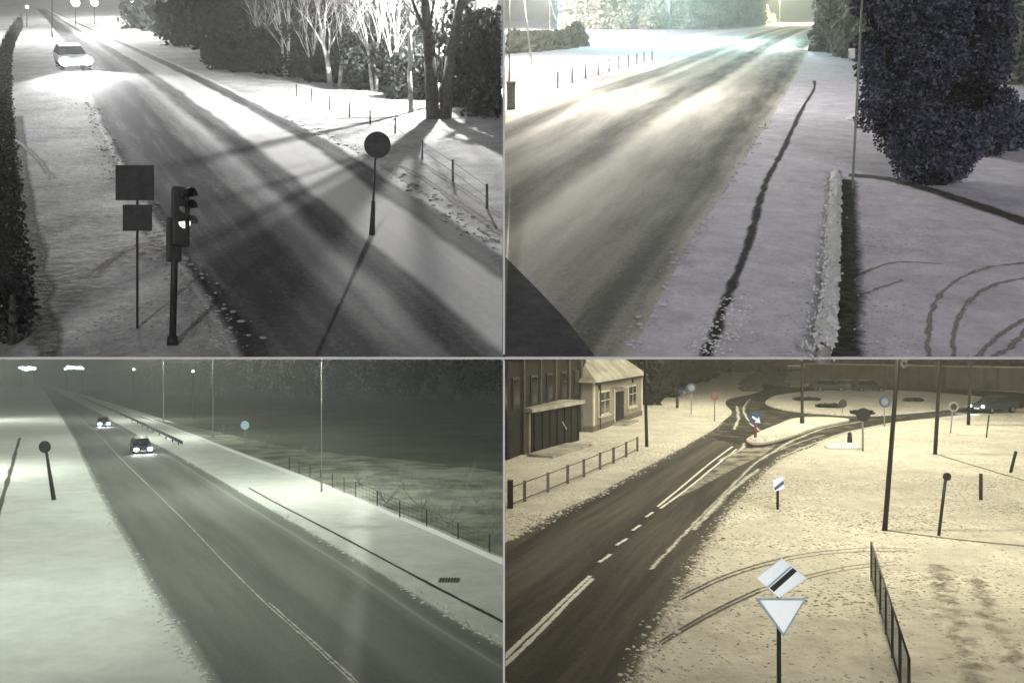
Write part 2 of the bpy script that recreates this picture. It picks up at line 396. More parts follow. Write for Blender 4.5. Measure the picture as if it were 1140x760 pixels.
# ---------------- top left: roads
road_tl = road_mat('road_tl', [(0,.75),(.035,.05),(.30,.0),(.40,.25),(.46,.5),(.52,.10),(.60,.12),(.645,.95),(.83,.9),(.875,.10),(.945,.12),(.98,.9)],
                   (.022,.022,.024), (.60,.60,.60), wob=.03, streak=.28, grain=.6)
ladder('road_top_left', 'TL', [(270,418),(257,395),(230,346),(207,309),(165,240),(126,173),(105,126),(92,89),(78,58),(50,21),(40,10)],
       [(830,445),(740,388),(660,338),(595,297),(500,236),(400,172),(314,126),(236,89),(165,58),(85,24),(58,11)], .004, road_tl)
ribbon('path_edge_top_left', 'TL', [[(52,420),(50,380),(42,300),(26,200),(18,130)]], .5, .004, 'soil_and_shade', .3)
ribbon('tyre_marks_top_left', 'TL', [[(100,310),(130,285),(160,275),(190,280)],[(112,300),(140,278),(175,270)],[(10,150),(40,175),(60,200)],[(445,185),(480,205),(560,262)],[(470,182),(520,215),(560,243)]], .3, .006, 'tread', .3)
# ---------------- top right: road and verges
road_tr = road_mat('road_tr', [(0,.8),(.07,.85),(.12,.25),(.2,.15),(.27,.75),(.33,.35),(.43,.5),(.52,.10),(.585,.14),(.655,.95),(.73,.62),(.80,.40),(.86,.22),(.93,.05),(.97,.25),(1,.6)],
                   (.085,.08,.07), (.80,.77,.69), wob=.02, streak=.42, grain=.8)
ladder('road_top_right', 'TR', [(-190,415),(-137,395),(0,342),(188,270),(400,188),(562,126),(614,105),(667,90),(719,75),(771,58),(824,41),(855,32.5),(880,28)],
       [(690,415),(701,395),(728,345),(771,267),(808,212),(834,170),(850,145),(866,120),(880,95),(891,75),(903,54),(913,41),(920,35)], .004, road_tr)
sheet('shade_corner', 'TR', [(540,270),(563,287),(598,322),(632,358),(668,404),(560,410)], .012, 'asphalt_and_shade', smooth=False)  # flat dark sheet standing in for a building's shadow
ribbon('dark_verge_line', 'TR', [[(783,402),(795,372),(812,325),(826,290),(838,255),(845,228),(852,205),(862,185),(873,165),(885,138),(897,115),(906,100),(907,90)]], .25, .008, 'gutter', .3)  # narrow dark line of uneven width along the verge
sheet('footpath_top_right', 'TR', [(700,402),(771,267),(834,170),(866,120),(900,62),(940,62),(938,120),(930,200),(922,300),(915,402)], .004, 'snow_tr', smooth=False)

ribbon('shade_strips', 'TR', [[(936,402),(940,340),(942,290),(942,240),(941,200)],[(945,195),(985,199),(1030,210),(1080,226),(1150,250)]], .75, .008, 'soil_and_shade', .1)  # dark strips painted for the shade of the low wall and bush
ribbon('tyre_marks_top_right', 'TR', [[(1035,402),(1033,370),(1042,335),(1065,312),(1100,298),(1150,292)],[(1062,402),(1062,372),(1075,340),(1105,318),(1150,308)],
        [(1085,402),(1110,375),(1150,350)],[(955,330),(975,322),(1005,312)],[(945,312),(970,300),(1000,292),(1050,294)],[(1100,402),(1125,385),(1150,362)]], .13, .006, 'tread', .4)
ribbon('side_road_top_right', 'TR', [[(855,30),(800,36),(740,44),(640,40)]], 5, .006, 'snow_fresh', .1)
# snow lumps along the low wall
rng = random.Random(5)

wl = thing('low_wall', 'low snow topped kerb wall running up beside the painted strip of shade', 'wall', G('TR', 926, 380))
def loc(o, v): return Vector(v)-Vector(o.location)
m = MB(); top = MB()
pts = smooth_line([G('TR', *q) for q in [(917,402),(921,370),(925,320),(928,270),(930,230),(931,196)]], 8)
ring_prev = None; NS = 9; cap_v = []; cap_f = []; k_ = 0
P2 = []
for a, b in zip(pts, pts[1:]):
    for q in range(6): P2.append(a.lerp(b, q/6))
for a, b in zip(pts, pts[1:]):
    a = loc(wl, a); b = loc(wl, b); d = b-a
    m.prism([a+Vector((-.11,0,-.05)), a+Vector((.11,0,-.05)), a+Vector((.11,0,.22)), a+Vector((-.11,0,.22))], d)
from mathutils import noise as mnoise
for i_, p in enumerate(P2):
    p = loc(wl, p)
    for j_ in range(NS):
        t_ = j_/(NS-1); ww = .17+.06*mnoise.noise(Vector((p.y*2.1, 0, 3)))
        hh_ = (math.sin(math.pi*t_)**.6)*(.11+.10*mnoise.noise(Vector((p.y*3, t_*2, 1))))+.07*mnoise.noise(Vector((p.y*9, t_*4, 5)))
        cap_v.append((p.x+(t_-.5)*2*ww+.09*mnoise.noise(Vector((p.y*8, t_*3, 9))), p.y, p.z+.17+hh_))
    if i_: cap_f += [((i_-1)*NS+j_, (i_-1)*NS+j_+1, i_*NS+j_+1, i_*NS+j_) for j_ in range(NS-1)]
top.add(cap_v, cap_f)
for _ in range(1300):
    p = loc(wl, rng.choice(P2)); r = rng.uniform(.01,.035); top.ball(p+Vector((rng.gauss(-.12,.10), rng.uniform(-.2,.2), .2 if rng.random() < .4 else .02)), r, 6, 4)
m.build('wall_body', 'kerb', wl); top.build('snow_cap', 'snow_fresh', wl, True)
m = MB()
for _ in range(260):
    y = rng.uniform(330, 396); x = rng.gauss(790-(y-395)*.5, 16); r = rng.uniform(.008,.032)
    m.ball(G('TR', x, y, r*.3), r, 6, 4, (1.2,1.2,.7))
for _ in range(140):
    y = rng.uniform(280, 396); x = rng.uniform(720, 1130); r = rng.uniform(.006,.02)
    if x > 720+(395-y)*.5: m.ball(G('TR', x, y, r*.3), r, 6, 4, (1.2,1.2,.7))
o = m.build('snow_crumbs', 'snow_fresh', None, True); tag(o, 'loose crumbs of snow strewn along the footpath verge', 'snow', kind='stuff')

# ---------------- bottom left
road_bl = road_mat('road_bl', [(0,.9),(.02,.35),(.05,.06),(.30,.12),(.5,.05),(.62,.18),(.80,.10),(.87,.22),(.885,.45),(.90,.22),(.93,.14),(.975,.18),(1,.9)],
                   (.14,.145,.14), (.62,.64,.60), wob=.006, streak=.13, grain=.3)
ladder('road_bottom_left', 'BL', [(258,812),(228,756),(200,707),(172,666),(142,609),(122,574),(105,540),(90,508),(78,481),(60,452),(50,436),(46.5,431)],
       [(700,802),(598,740),(510,690),(430,640),(344,590),(285,557),(236,528),(190,502),(150,482),(96,452),(66,437),(56,431.5)], .004, road_bl)
ribbon('centre_line_bottom_left', 'BL', [[(440,805),(390.5,757),(345,715),(295,670.6),(250,626),(206,580),(165,540)],[(446,805),(396,757),(350,715),(299.5,670.6)]], .13, .010, 'old_paint', .2)
ribbon('centre_line_far', 'BL', [[(165,540),(133,508.5),(112,486),(90,466),(66,445)]], .24, .010, 'old_paint', .2)
ribbon('kerb_line_bottom_left', 'BL', [[(277,543),(310,561),(372,593),(434,626),(498,660),(558,691),(620,724)]], .2, .008, 'gutter', .15)
ribbon('wall_foot_left', 'BL', [[(22,487),(17,505),(10,530),(0,565),(-8,595)]], .35, .008, 'soil_and_shade', .3)
M['field_dark'] = noise_mat('field_dark', (.10,.11,.095), (.17,.185,.155), .12, .95, .4, 2)
sheet('dark_field', 'BL', [(60,430),(150,456),(290,502),(430,560),(600,620),(760,560),(700,440),(300,432),(150,429.5)], .004, 'field_dark', smooth=False)
sheet('scrub_field', 'BL', [(150,462),(215,484),(280,508),(330,528),(400,556),(480,590),(575,632),(640,655),(700,600),(640,535),(480,515),(330,500),(230,478)], .006, 'scrub', smooth=False)
# ---------------- bottom right
road_br = road_mat('road_br', [(0,.8),(.015,.12),(.1,.03),(.30,.10),(.5,.03),(.75,.04),(.9,.03),(.97,.12),(1,.8)], (.038,.036,.034), (.62,.58,.48), wob=.02, streak=.16, grain=.22)
ladder('road_bottom_right', 'BR', [(400,672),(480,640),(562,603),(613,573),(663,550),(714,522),(765,494.5),(790,480),(808,468),(816,460),(822,454)],
       [(680,820),(709,760),(729,712),(760,657),(785,616),(810,575),(836,545),(866,515),(897,499),(918,489),(935,482)], .004, road_br)
sheet('roundabout_road', 'BR', [(790,486),(805,469),(815,459),(808,450),(812,444),(835,439),(850,434),(848,428),(858,428),(880,431),(905,430),(968,428.5),(1030,430),(1090,434),(1160,440),(1160,452),(1140,454),(1069,462),(1003,469),(968,475),(927,485),(897,500),(870,503),(840,500),(810,492)], .008, 'asphalt_worn', k=4)
ribbon('north_road', 'BR', [[(856,436),(850,428),(852,420),(864,412),(880,407)]], 7, .005, 'slush', .1)
sheet('roundabout_island', 'BR', [(853,451),(856,445),(868,440.5),(907,436),(968,434.5),(1018,436.5),(1069,440),(1097,444),(1089,451),(1069,455),(1018,460),(968,463.5),(917,461.5),(876,457.5)], .14, 'snow_br', .13)
sheet('splitter_island', 'BR', [(831,491),(845,483),(866,474),(886,467),(917,465.5),(945,468),(935,471.5),(910,477),(886,485.5),(858,493.5),(838,495)], .14, 'snow_br', .13)
ribbon('kerb_round_splitter', 'BR', [[(830,489),(831,493.5),(840,497),(858,495.5),(880,489.5)]], .22, .05, 'asphalt_and_shade')
ribbon('centre_line_bottom_right', 'BR', [[(540,752),(562,731),(600,695),(630,666),(657,641)],[(545,757),(567,736),(605,699),(633,670),(660,644)],
        [(667,626),(680,617)],[(686,607),(698,599.5)],[(704,590.5),(713,584.5)],[(719,575.5),(727,570)],
        [(732,564),(760,541),(790,516),(815.5,497)],[(735,566),(764,545),(796,519),(820,500)]], .16, .014, 'white_paint', .1)
ribbon('slush_line', 'BR', [[(724,634),(745,612),(768,588),(790,565),(818,538),(846,512),(880,496),(917,484)]], .22, .014, 'old_paint', .3)
sheet('snow_wedge', 'BR', [(742,560),(775,537),(800,518),(826,499),(850,498),(866,494),(850,506),(815,523),(780,542)], .012, 'slush', smooth=False)
ribbon('snow_streaks_bottom_right', 'BR', [[(800,513),(825,500),(829,493)],[(870,508),(905,494),(950,480),(1000,471)],[(858,434),(900,431.5),(960,430.5)],[(845,522),(815,545),(790,570),(772,590)],[(846,512),(880,492),(917,477),(960,469)],[(850,482),(835,470),(828,455),(835,444)],[(818,478),(822,462),(820,452)]], .38, .016, 'old_paint', .4)
tr_lines = []
for c in ([(732,716),(768,694),(805,674),(846,655),(900,640),(947,630),(998,625)], [(757,664),(800,643),(841,629),(880,619),(917,613.5),(968,610),(1018,611)]):
    tr_lines += [c, [(x+1, y+3.5) for x, y in c]]
ribbon('tyre_tracks_bottom_right', 'BR', [c[:4] for c in tr_lines], .11, .010, 'dirt_track', .1)
ribbon('tyre_tracks_faint', 'BR', [c[3:] for c in tr_lines], .12, .010, 'tread', .1)
ribbon('path_line_bottom_right', 'BR', [[(985,590),(1030,596),(1080,602),(1140,607.5),(1180,611)],[(1044,506),(1090,520),(1140,534.5),(1180,545)]], .2, .010, 'dirt_track', .2)
ribbon('trodden_snow', 'BR', [[(1040,628),(1052,660),(1066,700),(1085,750),(1110,800)]], 1.5, .006, 'trodden', .2)
ribbon('trodden_snow_patch', 'BR', [[(1085,640),(1105,690),(1140,750)]], 1.0, .0065, 'trodden', .3)

def clods(name, label, p, lines, n, rmin, rmax, sd, seed, mat='snow_fresh'):
    rg = random.Random(seed); m = MB(); L_ = []
    for pts in lines:
        P = smooth_line([G(p, *q) for q in pts], 6); L_ += list(zip(P, P[1:]))
    ws = [(b-a).length/max(8, a.y)**1.3 for a, b in L_]
    for _ in range(n):
        a, b = rg.choices(L_, ws)[0]; c = a.lerp(b, rg.random()); r = rmin+(rmax-rmin)*rg.random()**3
        c = gz(p, c.x+rg.gauss(0, sd), c.y+rg.gauss(0, sd*.6), r*.15)
        side = -1 if p in ('TL', 'BL') else 1
        if (c.x-WALLK*c.y)*side < r*2+.05 or (p in ('TL','TR') and c.y < Y0+.2): continue
        m.ball(c, r, 6, 4, (rg.uniform(.8,1.9), rg.uniform(.8,1.9), .6))
    tag(m.build(name, mat, None, True), label, 'snow', kind='stuff')
clods('slush_clods', 'broken snow clods along the road edges of the top left road', 'TL', [[(257,395),(230,346),(207,309),(165,240),(126,173),(100,115)], [(595,297),(500,236),(400,172),(314,126)]], 1300, .012, .055, .22, 1, 'snow_tl')
clods('slush_clods', 'broken snow clods along the road edges of the top right road', 'TR', [[(701,395),(771,267),(834,170),(880,95)], [(562,126),(667,90),(771,58)]], 1000, .012, .05, .12, 2, 'snow_tr')
clods('slush_clods', 'broken snow clods along the verges of the bottom left road', 'BL', [[(228,756),(172,666),(122,574),(90,508),(65,460)], [(598,740),(510,690),(430,640),(344,590),(236,528),(150,482)]], 1800, .015, .06, .16, 3, 'snow_bl')
clods('slush_clods', 'broken snow clods along the verges of the bottom right road', 'BR', [[(562,603),(663,550),(765,494),(805,470)], [(709,760),(760,657),(810,575),(866,515),(918,489)]], 2200, .015, .06, .2, 4, 'snow_br')
# ---------------- hills behind everything (night dark)
def hill(name, mat, xa, xb, Yd, za, zb, seed):
    rg = random.Random(seed); m = MB(); n = 40; vs = []
    for j, (dy, k) in enumerate(((0, 0), (20, .6), (60, 1), (140, .7))):
        for i in range(n+1):
            t = i/n; hgt = za+(zb-za)*k*(.8+.2*math.sin(t*9+seed))+rg.uniform(0, 1)*k*2
            vs.append((xa+(xb-xa)*t, Yd+dy, hgt))
    fs = [(j*(n+1)+i, j*(n+1)+i+1, (j+1)*(n+1)+i+1, (j+1)*(n+1)+i) for j in range(3) for i in range(n)]
    m.add(vs, fs); o = m.build(name, mat, None, True); o['kind'] = 'structure'; return o
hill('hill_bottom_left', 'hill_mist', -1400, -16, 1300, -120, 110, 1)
hill('hill_bottom_right', 'hill', -3, 420, 330, -7, 30, 2)
hill('hill_top_left', 'hill', -340, -2.6, 250, 100, 190, 3)
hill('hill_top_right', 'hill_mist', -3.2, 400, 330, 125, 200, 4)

# ================================================================== LAMPS
def street_lamp(label, base, height, arm, mat, power, col, r=.09, group=None, lean=(0, 0), lens='lens', rad=.15, cat='street lamp'):
    t = thing('street_lamp', label, cat, base, group)
    top = Vector((lean[0]*height, lean[1]*height, height)); a = Vector(arm)
    MB().tube((0,0,0), (0,0,.9 if not any(lean) else .01), r*1.5, r*1.4, 10).tube((0,0,0), top, r, r*.6, 10).build('pole', mat, t, True)
    el = top+Vector((a.x*.5, a.y*.5, .25)); en = top+Vector((a.x, a.y, .3))
    MB().path([top, el, en], [r*.6, r*.5, r*.45], 8).build('arm', mat, t, True)
    hd = MB(); d = a.normalized() if a.length else Vector((1,0,0)); q = Matrix.Rotation(math.atan2(d.y, d.x), 3, 'Z')
    c = en+d*.3
    hd.box(c+Vector((0,0,.03)), (.75,.28,.12), q); h = hd.build('head', mat, t, False, .03)
    MB().ball(c+Vector((0,0,-.04)), .2, 10, 6, (1,.6,.45)).build('lens', lens, h, True)
    if power:
        l = bpy.data.lights.new('lamp_light', 'POINT'); l.energy = power; l.color = col; l.shadow_soft_size = rad
        lo = bpy.data.objects.new('lamp_light', l); COL.objects.link(lo); lo.parent = t; lo.location = c+Vector((0,0,-.3))
    return t
WARM = (1, .91, .62); GREEN = (.93, 1, .84); WHITE = (1, .99, .97)
# top left
base = G('TL', 489, 114)
street_lamp('tall dark lamp post right behind the forked tree', base, 6.4, (.0,-.5,0), 'dark_metal', 27000, WHITE, rad=.10)
t = thing('globe_lamp', 'low globe lamp glowing between the two trunks of the forked tree', 'lamp', G('TL', 492, 112))
MB().tube((0,0,0),(0,0,2.2),.06,.05).build('pole','dark_metal',t,True)
MB().ball((0,0,2.45),.3,14,9).build('globe', emit_mat('globe_light',(1,1,.97),6), t, True)
for i, (x, y, yb_, hpx, r, lab) in enumerate([(84,3,28,25,.5,'far lamp glowing over the road end above the headlights'),(105,3,27,24,.45,'far lamp just right of the lamp over the road end'),
        (148,2,30,28,.32,'far lamp above the right end of the bright snow streak'),(234,9,60,51,.17,'far lamp high among dark trees left of the frosted fork'),
        (231,39,66,27,.16,'small lamp low in the dark trees near the hedge end'),(30,8,30,22,.2,'faint lamp at the far left above the road')]):
    b = G('TL', x, yb_); H = px2m('TL', yb_, yb_-y)
    t = thing('far_lamp', lab, 'lamp', b, 'far lamps along the road end')
    MB().tube((0,0,0),(0,0,H),.07,.05).build('pole','dark_metal',t,True)
    MB().ball((0,0,H),r,10,7).build('globe', 'signal_lit' if i > 3 else 'lens', t, True)
street_lamp('lamp post off at the road end lighting the bright streak', G('TL', 150, 22), 9, (0,-1.2,0), 'dark_metal', 30000, WHITE)
street_lamp('added lamp post whitening the snow round the far left headlights', G('TL', 58, 42), 8.5, (1.5,0,0), 'dark_metal', 34000, WHITE, r=.06)  # added lamp that helps the headlight glare blow out the snow
# top right
street_lamp('leaning pale lamp post beside the dark block at the far side of the road', G('TR', 592, 73), 8.5, (1.5,0,0), 'pale_pole', 20000, (1,.93,.78), lean=(-.12,0))
street_lamp('lamp post rising out of the brightest snow across the road', G('TR', 745, 47), 11, (0,-1,0), 'pale_pole', 100000, (.6,1,1), r=.06)
street_lamp('dark lamp post at the far end of the footpath', G('TR', 916, 56), 8, (-1,0,0), 'dark_metal', 9000, (.9,1,1), r=.16)
street_lamp('added thin lamp post at the left rim, brightening the snow on the right', G('TR', 567, 116), 10.5, (3,-.5,0), 'pale_pole', 16000, (1,.93,.84), r=.05)  # added lamp to lift the dim snow on the right
street_lamp('yellowish lamp post where the top right road bends away', G('TR', 868, 27), 12, (0,-1,0), 'pale_pole', 120000, (1,.95,.6))
street_lamp('pinkish lit lamp post behind the clipped hedge', G('TR', 612, 36), 12, (0,-1,0), 'pale_pole', 90000, (1,.93,.9))
# bottom left
street_lamp('nearest pale lamp post behind the wire mesh fence', G('BL', 358, 547), 11, (-2.5,-.5,0), 'pale_pole', 6500, GREEN, r=.04, group='pale lamp posts along the snowy bank')
street_lamp('pale lamp post further along the bank, second from the fence', G('BL', 237, 487), 13, (-3,0,0), 'pale_pole', 8000, GREEN, r=.06, group='pale lamp posts along the snowy bank')
street_lamp('farthest pale lamp post on the bank, above the second car', G('BL', 182, 468), 14, (-3,0,0), 'pale_pole', 7500, GREEN, r=.1, group='pale lamp posts along the snowy bank')
street_lamp('added lamp post out of view by the left field', gz('BL', -20, 26), 10, (4,0,0), 'pale_pole', 2400, GREEN)  # added out of view to light the near snow
street_lamp('added lamp post out of view further down the left field', gz('BL', -46, 62), 10, (2,0,0), 'pale_pole', 9000, GREEN)  # added out of view to brighten the left snow
street_lamp('farthest added lamp post, out of view by the left field', gz('BL', -105, 150), 13, (6,0,0), 'pale_pole', 11000, GREEN)  # added out of view to brighten the far end of the snow
# bottom right
gb = 'lamp posts round the roundabout'
street_lamp('dark lamp post at the end of the low railing by the cottage', G('BR', 720, 497), 10.5, (1.6,0,0), 'dark_metal', 2500, WARM, r=.10, group=gb, lean=(-.022,0))
street_lamp('thin lamp post on the left verge beyond the cottage', G('BR', 754, 454), 11, (1.5,0,0), 'dark_metal', 5400, WARM, r=.1, group=gb)
t = street_lamp('thick tall lamp post nearest the railing on the right field', G('BR', 985, 590), 9.2, (-1.6,0,0), 'dark_metal', 2500, WARM, r=.085, group=gb, lean=(.078,0))
rm = MB()
for zz in (5.95, 5.55):
    for i in range(14):
        a, b = (2*math.pi*i/14, 2*math.pi*(i+1)/14)
        rm.tube((.62+.08*math.cos(a), -.06, zz+.12*math.sin(a)), (.62+.08*math.cos(b), -.06, zz+.12*math.sin(b)), .018, n=5)
rm.box((.5, -.02, 5.75), (.05,.03,.5)); rm.build('number_ring', 'kerb', t, True)
street_lamp('lamp post behind the thick one on the right field', G('BR', 1041, 505.5), 10.5, (-1.6,0,0), 'dark_metal', 3900, WARM, r=.11, group=gb, lean=(.055,0))
street_lamp('lamp post on the splitter island tip by the roundabout', G('BR', 893, 473), 10.5, (-1.2,0,0), 'dark_metal', 5400, WARM, r=.12, group=gb)
street_lamp('farthest right lamp post beside the ring road', G('BR', 1078, 473), 10.5, (-1.2,0,0), 'dark_metal', 5400, WARM, r=.12, group=gb, lean=(.04,0))
street_lamp('lamp post by the near verge beyond the right edge', gz('BR', 15, 21), 8.8, (-2,0,0), 'dark_metal', 950, WARM, group=gb)

# ================================================================== TOP LEFT THINGS
def bare_tree(label, base, height, forks, mat, seed, r=.14, depth=3, group=None, name='bare_tree'):
    t = thing(name, label, 'tree', base, group); rg = random.Random(seed); m = MB(); tips = []; tw = MB()
    for (dx, dy, hf, rr) in forks:
        e = Vector((dx, dy, hf)); mid = e*.5+Vector((rg.uniform(-.08,.08), 0, 0))
        m.path([Vector((dx*.32,dy,-.1)), mid, e], [rr*1.25, rr, rr*.75], 9)
        for k in range(5):
            p = e*(.55+.45*k/4) if k < 4 else e
            limbs(tw, rg, p, (e.normalized()+Vector((rg.uniform(-1,1), rg.uniform(-.8,.8), rg.uniform(0,.8)))*.8), height*.34, rr*.42, depth, .65, 6, tips)
        limbs(tw, rg, e, e.normalized(), height*.4, rr*.7, depth, .5, 7, tips)
    m.build('trunk', mat, t, True); tw.build('crown', mat, t, True)
    return t
bare_tree('big bare forked tree in front of the glowing globe lamp', G('TL', 486, 132), 6, [(-.5,.1,5.2,.25),(1.05,.1,5.2,.23)], 'bark', 3, depth=3)
bare_tree('frosted bare tree with a low fork above the fence posts', G('TL', 373, 97), 5, [(-.7,0,2.6,.13),(.75,0,2.4,.10)], 'bark_frost', 8, depth=3)
bare_tree('slim bare sapling left of the big forked tree', G('TL', 458, 125), 5, [(-.05,0,3.6,.10)], 'bark_frost', 18, depth=3)
bare_tree('twiggy frosted tree at the back between fork and sapling', G('TL', 418, 102), 5.5, [(.2,0,3,.09),(-.5,0,3,.08)], 'bark_frost', 21, depth=3)
bare_tree('twiggy frosted tree at the back by the hedge end', G('TL', 318, 86), 5.5, [(.2,0,3,.09),(-.3,0,3,.08)], 'bark_frost', 22, depth=3)
for i, (x, y, hh, lab) in enumerate([(346,88,5,'small frosted tree left of the low forked one'),(438,106,6.5,'tangled frosted tree left of the slim sapling'),
        (505,112,6.5,'thin frosted tree right of the glowing globe lamp'),(528,120,5.5,'frosted thicket tree by the dark evergreens'),(290,80,5.5,'leftmost frosted thin tree before the hedge')]):
    bare_tree(lab, G('TL', x, y), hh, [(.25,0,hh*.45,.07),(-.3,0,hh*.5,.06)], 'bark_frost', 50+i, depth=3)
def hedge_row(label, p, pts, height, thick, n, size, mat, seed, name='dark_hedge', r=1.0, cat='hedge'):
    rg = random.Random(seed); P = smooth_line([G(p, *q) for q in pts], 6); b0 = P[len(P)//2]
    t = thing(name, label, cat, b0); bl = []; core = MB()
    for a, b in zip(P, P[1:]):
        L = (b-a).length; k = max(2, int(L/r*1.2))
        for i in range(k):
            q = a.lerp(b, rg.random()); hh = height*rg.uniform(.75, 1.1)
            z = r*.6
            while z < hh:
                kk = r*rg.uniform(.7,1.15); bl.append((tuple(q+Vector((rg.uniform(-.3,.3)*thick, rg.uniform(0,1)*thick, z))-b0), (kk, kk, kk))); z += r*1.1
    leaf_mesh('foliage', bl, n, size, mat, t, seed, .3)
    # stems inside
    for i in range(0, len(P)-1, 2): MB().tube(P[i]-b0+Vector((0,thick*.5,-.2)), P[i]-b0+Vector((0,thick*.5,height*.7)), .1, .04, 6).build('stem', 'bark', t)
    return t
hedge_row('tall dark evergreen hedge behind the lit snow and the fork trees', 'TL', [(250,77),(314,84),(367,93),(450,108),(468,113)], 2.6, 3, 70000, .08, 'leaf_dark', 4, r=.9)
hedge_row('high dark wood behind the hedge at the road end', 'TL', [(160,31),(200,46),(245,66),(330,70),(430,74),(470,76)], 9.5, 6, 60000, .22, 'leaf_dark', 5, r=2.4, name='dark_wood', cat='wood')
hedge_row('dark hedge running along the far left path edge', 'TL', [(10,385),(8,330),(4,220),(2,120),(8,60),(22,30)], 1.2, .2, 70000, .03, 'leaf_dark', 6, r=.33)
for i, (x, y, hh, ww, lab) in enumerate([(545,128,1.9,.7,'dark conical bush at the right end of the lit snow'),(530,100,3.4,1.1,'tall dark evergreen behind the conical bush')]):
    t = thing('conical_bush', lab, 'bush', G('TL', x, y)); rg = random.Random(i)
    bl = [((rg.uniform(-.2,.2)*ww, rg.uniform(-.2,.2)*ww, hh*k/10), (ww*(1.05-k/11), ww*(1.05-k/11), .3*hh/2)) for k in range(1, 11)]
    leaf_mesh('foliage', bl, 3500, .07, 'leaf_dark', t, i+40, .5); MB().tube((0,0,-.1),(0,0,hh*.8),.06,.02).build('trunk','bark',t)
hedge_row('dark evergreens at the right rim beyond the globe lamp', 'TL', [(516,118),(535,128),(556,134)], 4.6, 3, 26000, .08, 'leaf_dark', 45, r=.9)
# fence posts, each post one thing (no boards between them shows in the photo but a wire)
fb = [(330,107,13),(347,113,14),(367,123,15),(389,131,17),(412,140,17),(440,149,18),(470,178,22),(504,202,24),(542,232,27)]
t = thing('wire_fence', 'low wire fence with slim dark posts crossing the lit snow below the trees', 'fence', G('TL', 440, 149))
for i, (x, y, hp) in enumerate(fb):
    b = loc(t, G('TL', x, y)); H = px2m('TL', y, hp)
    MB().tube(b+Vector((0,0,-.1)), b+Vector((0,0,H)), .035, n=6).build('post', 'dark_metal', t)
wm = MB()
for a, b in zip(fb, fb[1:]):
    for k in (.45, .9):
        pa = loc(t, G('TL', a[0], a[1], .0))+Vector((0,0,px2m('TL', a[1], a[2])*k)); pb = loc(t, G('TL', b[0], b[1]))+Vector((0,0,px2m('TL', b[1], b[2])*k)); wm.tube(pa, pb, .007, n=4)
wm.build('wire', 'dark_metal', t)
# round sign
t = thing('round_sign', 'dark back of a round road sign on a slim post in the lit snow', 'road sign', G('TL', 414, 262))
MB().tube((0,0,0),(.08,0,1.9),.028,.026).build('post','sign_back',t,True)
MB().tube((0,0,0),(.03,0,.8),.07,.05).build('post_sleeve','dark_metal',t,True)
MB().tube((.13,-.02,2.1),(.13,.0,2.1),.31,n=28).build('sign_disc','sign_back',t)
MB().box((.1,-.03,2.1),(.5,.02,.04)).build('bracket','dark_metal',t)
# sign boards back
t = thing('sign_boards', 'two dark sign boards stacked on a thin post, left of the traffic light', 'road sign', G('TL', 152, 366))
Yb = t.location.y; sc_ = Yb/F
def bz(y): return (380-y)*sc_-t.location.z
def bx(x): return (x-570)*sc_-t.location.x
MB().tube((0,.03,0),(0,.03,bz(186)),.022).build('post','sign_back',t,True)
MB().box(((bx(129)+bx(171))/2,0,(bz(184)+bz(223))/2),(bx(171)-bx(129),.03,bz(184)-bz(223))).build('upper_board','sign_back',t,bevel=.006)
MB().box(((bx(137)+bx(169))/2,0,(bz(228)+bz(257))/2),(bx(169)-bx(137),.03,bz(228)-bz(257))).build('lower_board','sign_back',t,bevel=.006)
# traffic light
t = thing('traffic_light', 'traffic light on a dark pole with pale lit lenses, nearest on the left bank', 'traffic light', G('TL', 192, 384))
Yb = t.location.y; sc_ = Yb/F
MB().tube((0,0,0),(.06,0,bz(215)),.055,.05,12).tube((0,0,0),(0,0,.15),.09,.08,12).build('pole','dark_metal',t,True)
rot = Matrix.Rotation(R(-62), 3, 'Z')         # heads face up the road to the right
hx = (bx(200)); hz0, hz1 = bz(296), bz(212)
h = MB().box((hx+.02, -.02, (hz0+hz1)/2+.18), (.3,.26,.95), rot).build('signal_head','dark_metal',t,bevel=.03)
MB().box((hx-.12, .06, (hz0+hz1)/2-.18), (.24,.22,.72), rot).build('side_head','dark_metal',t,bevel=.03)
fwd = rot@Vector((1, 0, 0)); fwd = Vector((.9,-.43,0))
for k, (yy, mm) in enumerate(((219,'glass'),(232,'kerb'),(249,'signal_lit'))):
    c = Vector((hx+.10, -.09, bz(yy)))
    MB().tube(c, c+fwd*.05, .095 if k else .08, n=18).build('lens', mm, t, True)
    v = MB(); n = 12
    for i in range(n):
        a0, a1 = math.pi*i/n, math.pi*(i+1)/n; side = Vector((-fwd.y, fwd.x, 0))
        def q(a, d, r): return c+fwd*d+side*math.cos(a)*r+Vector((0,0,math.sin(a)*r))
        v.add([q(a0,0,.11),q(a1,0,.11),q(a1,.2,.11),q(a0,.2,.11),q(a0,0,.12),q(a1,0,.12),q(a1,.2,.12),q(a0,.2,.12)], [(0,1,2,3),(7,6,5,4),(3,2,6,7)])
    v.build('visor','dark_metal',t)

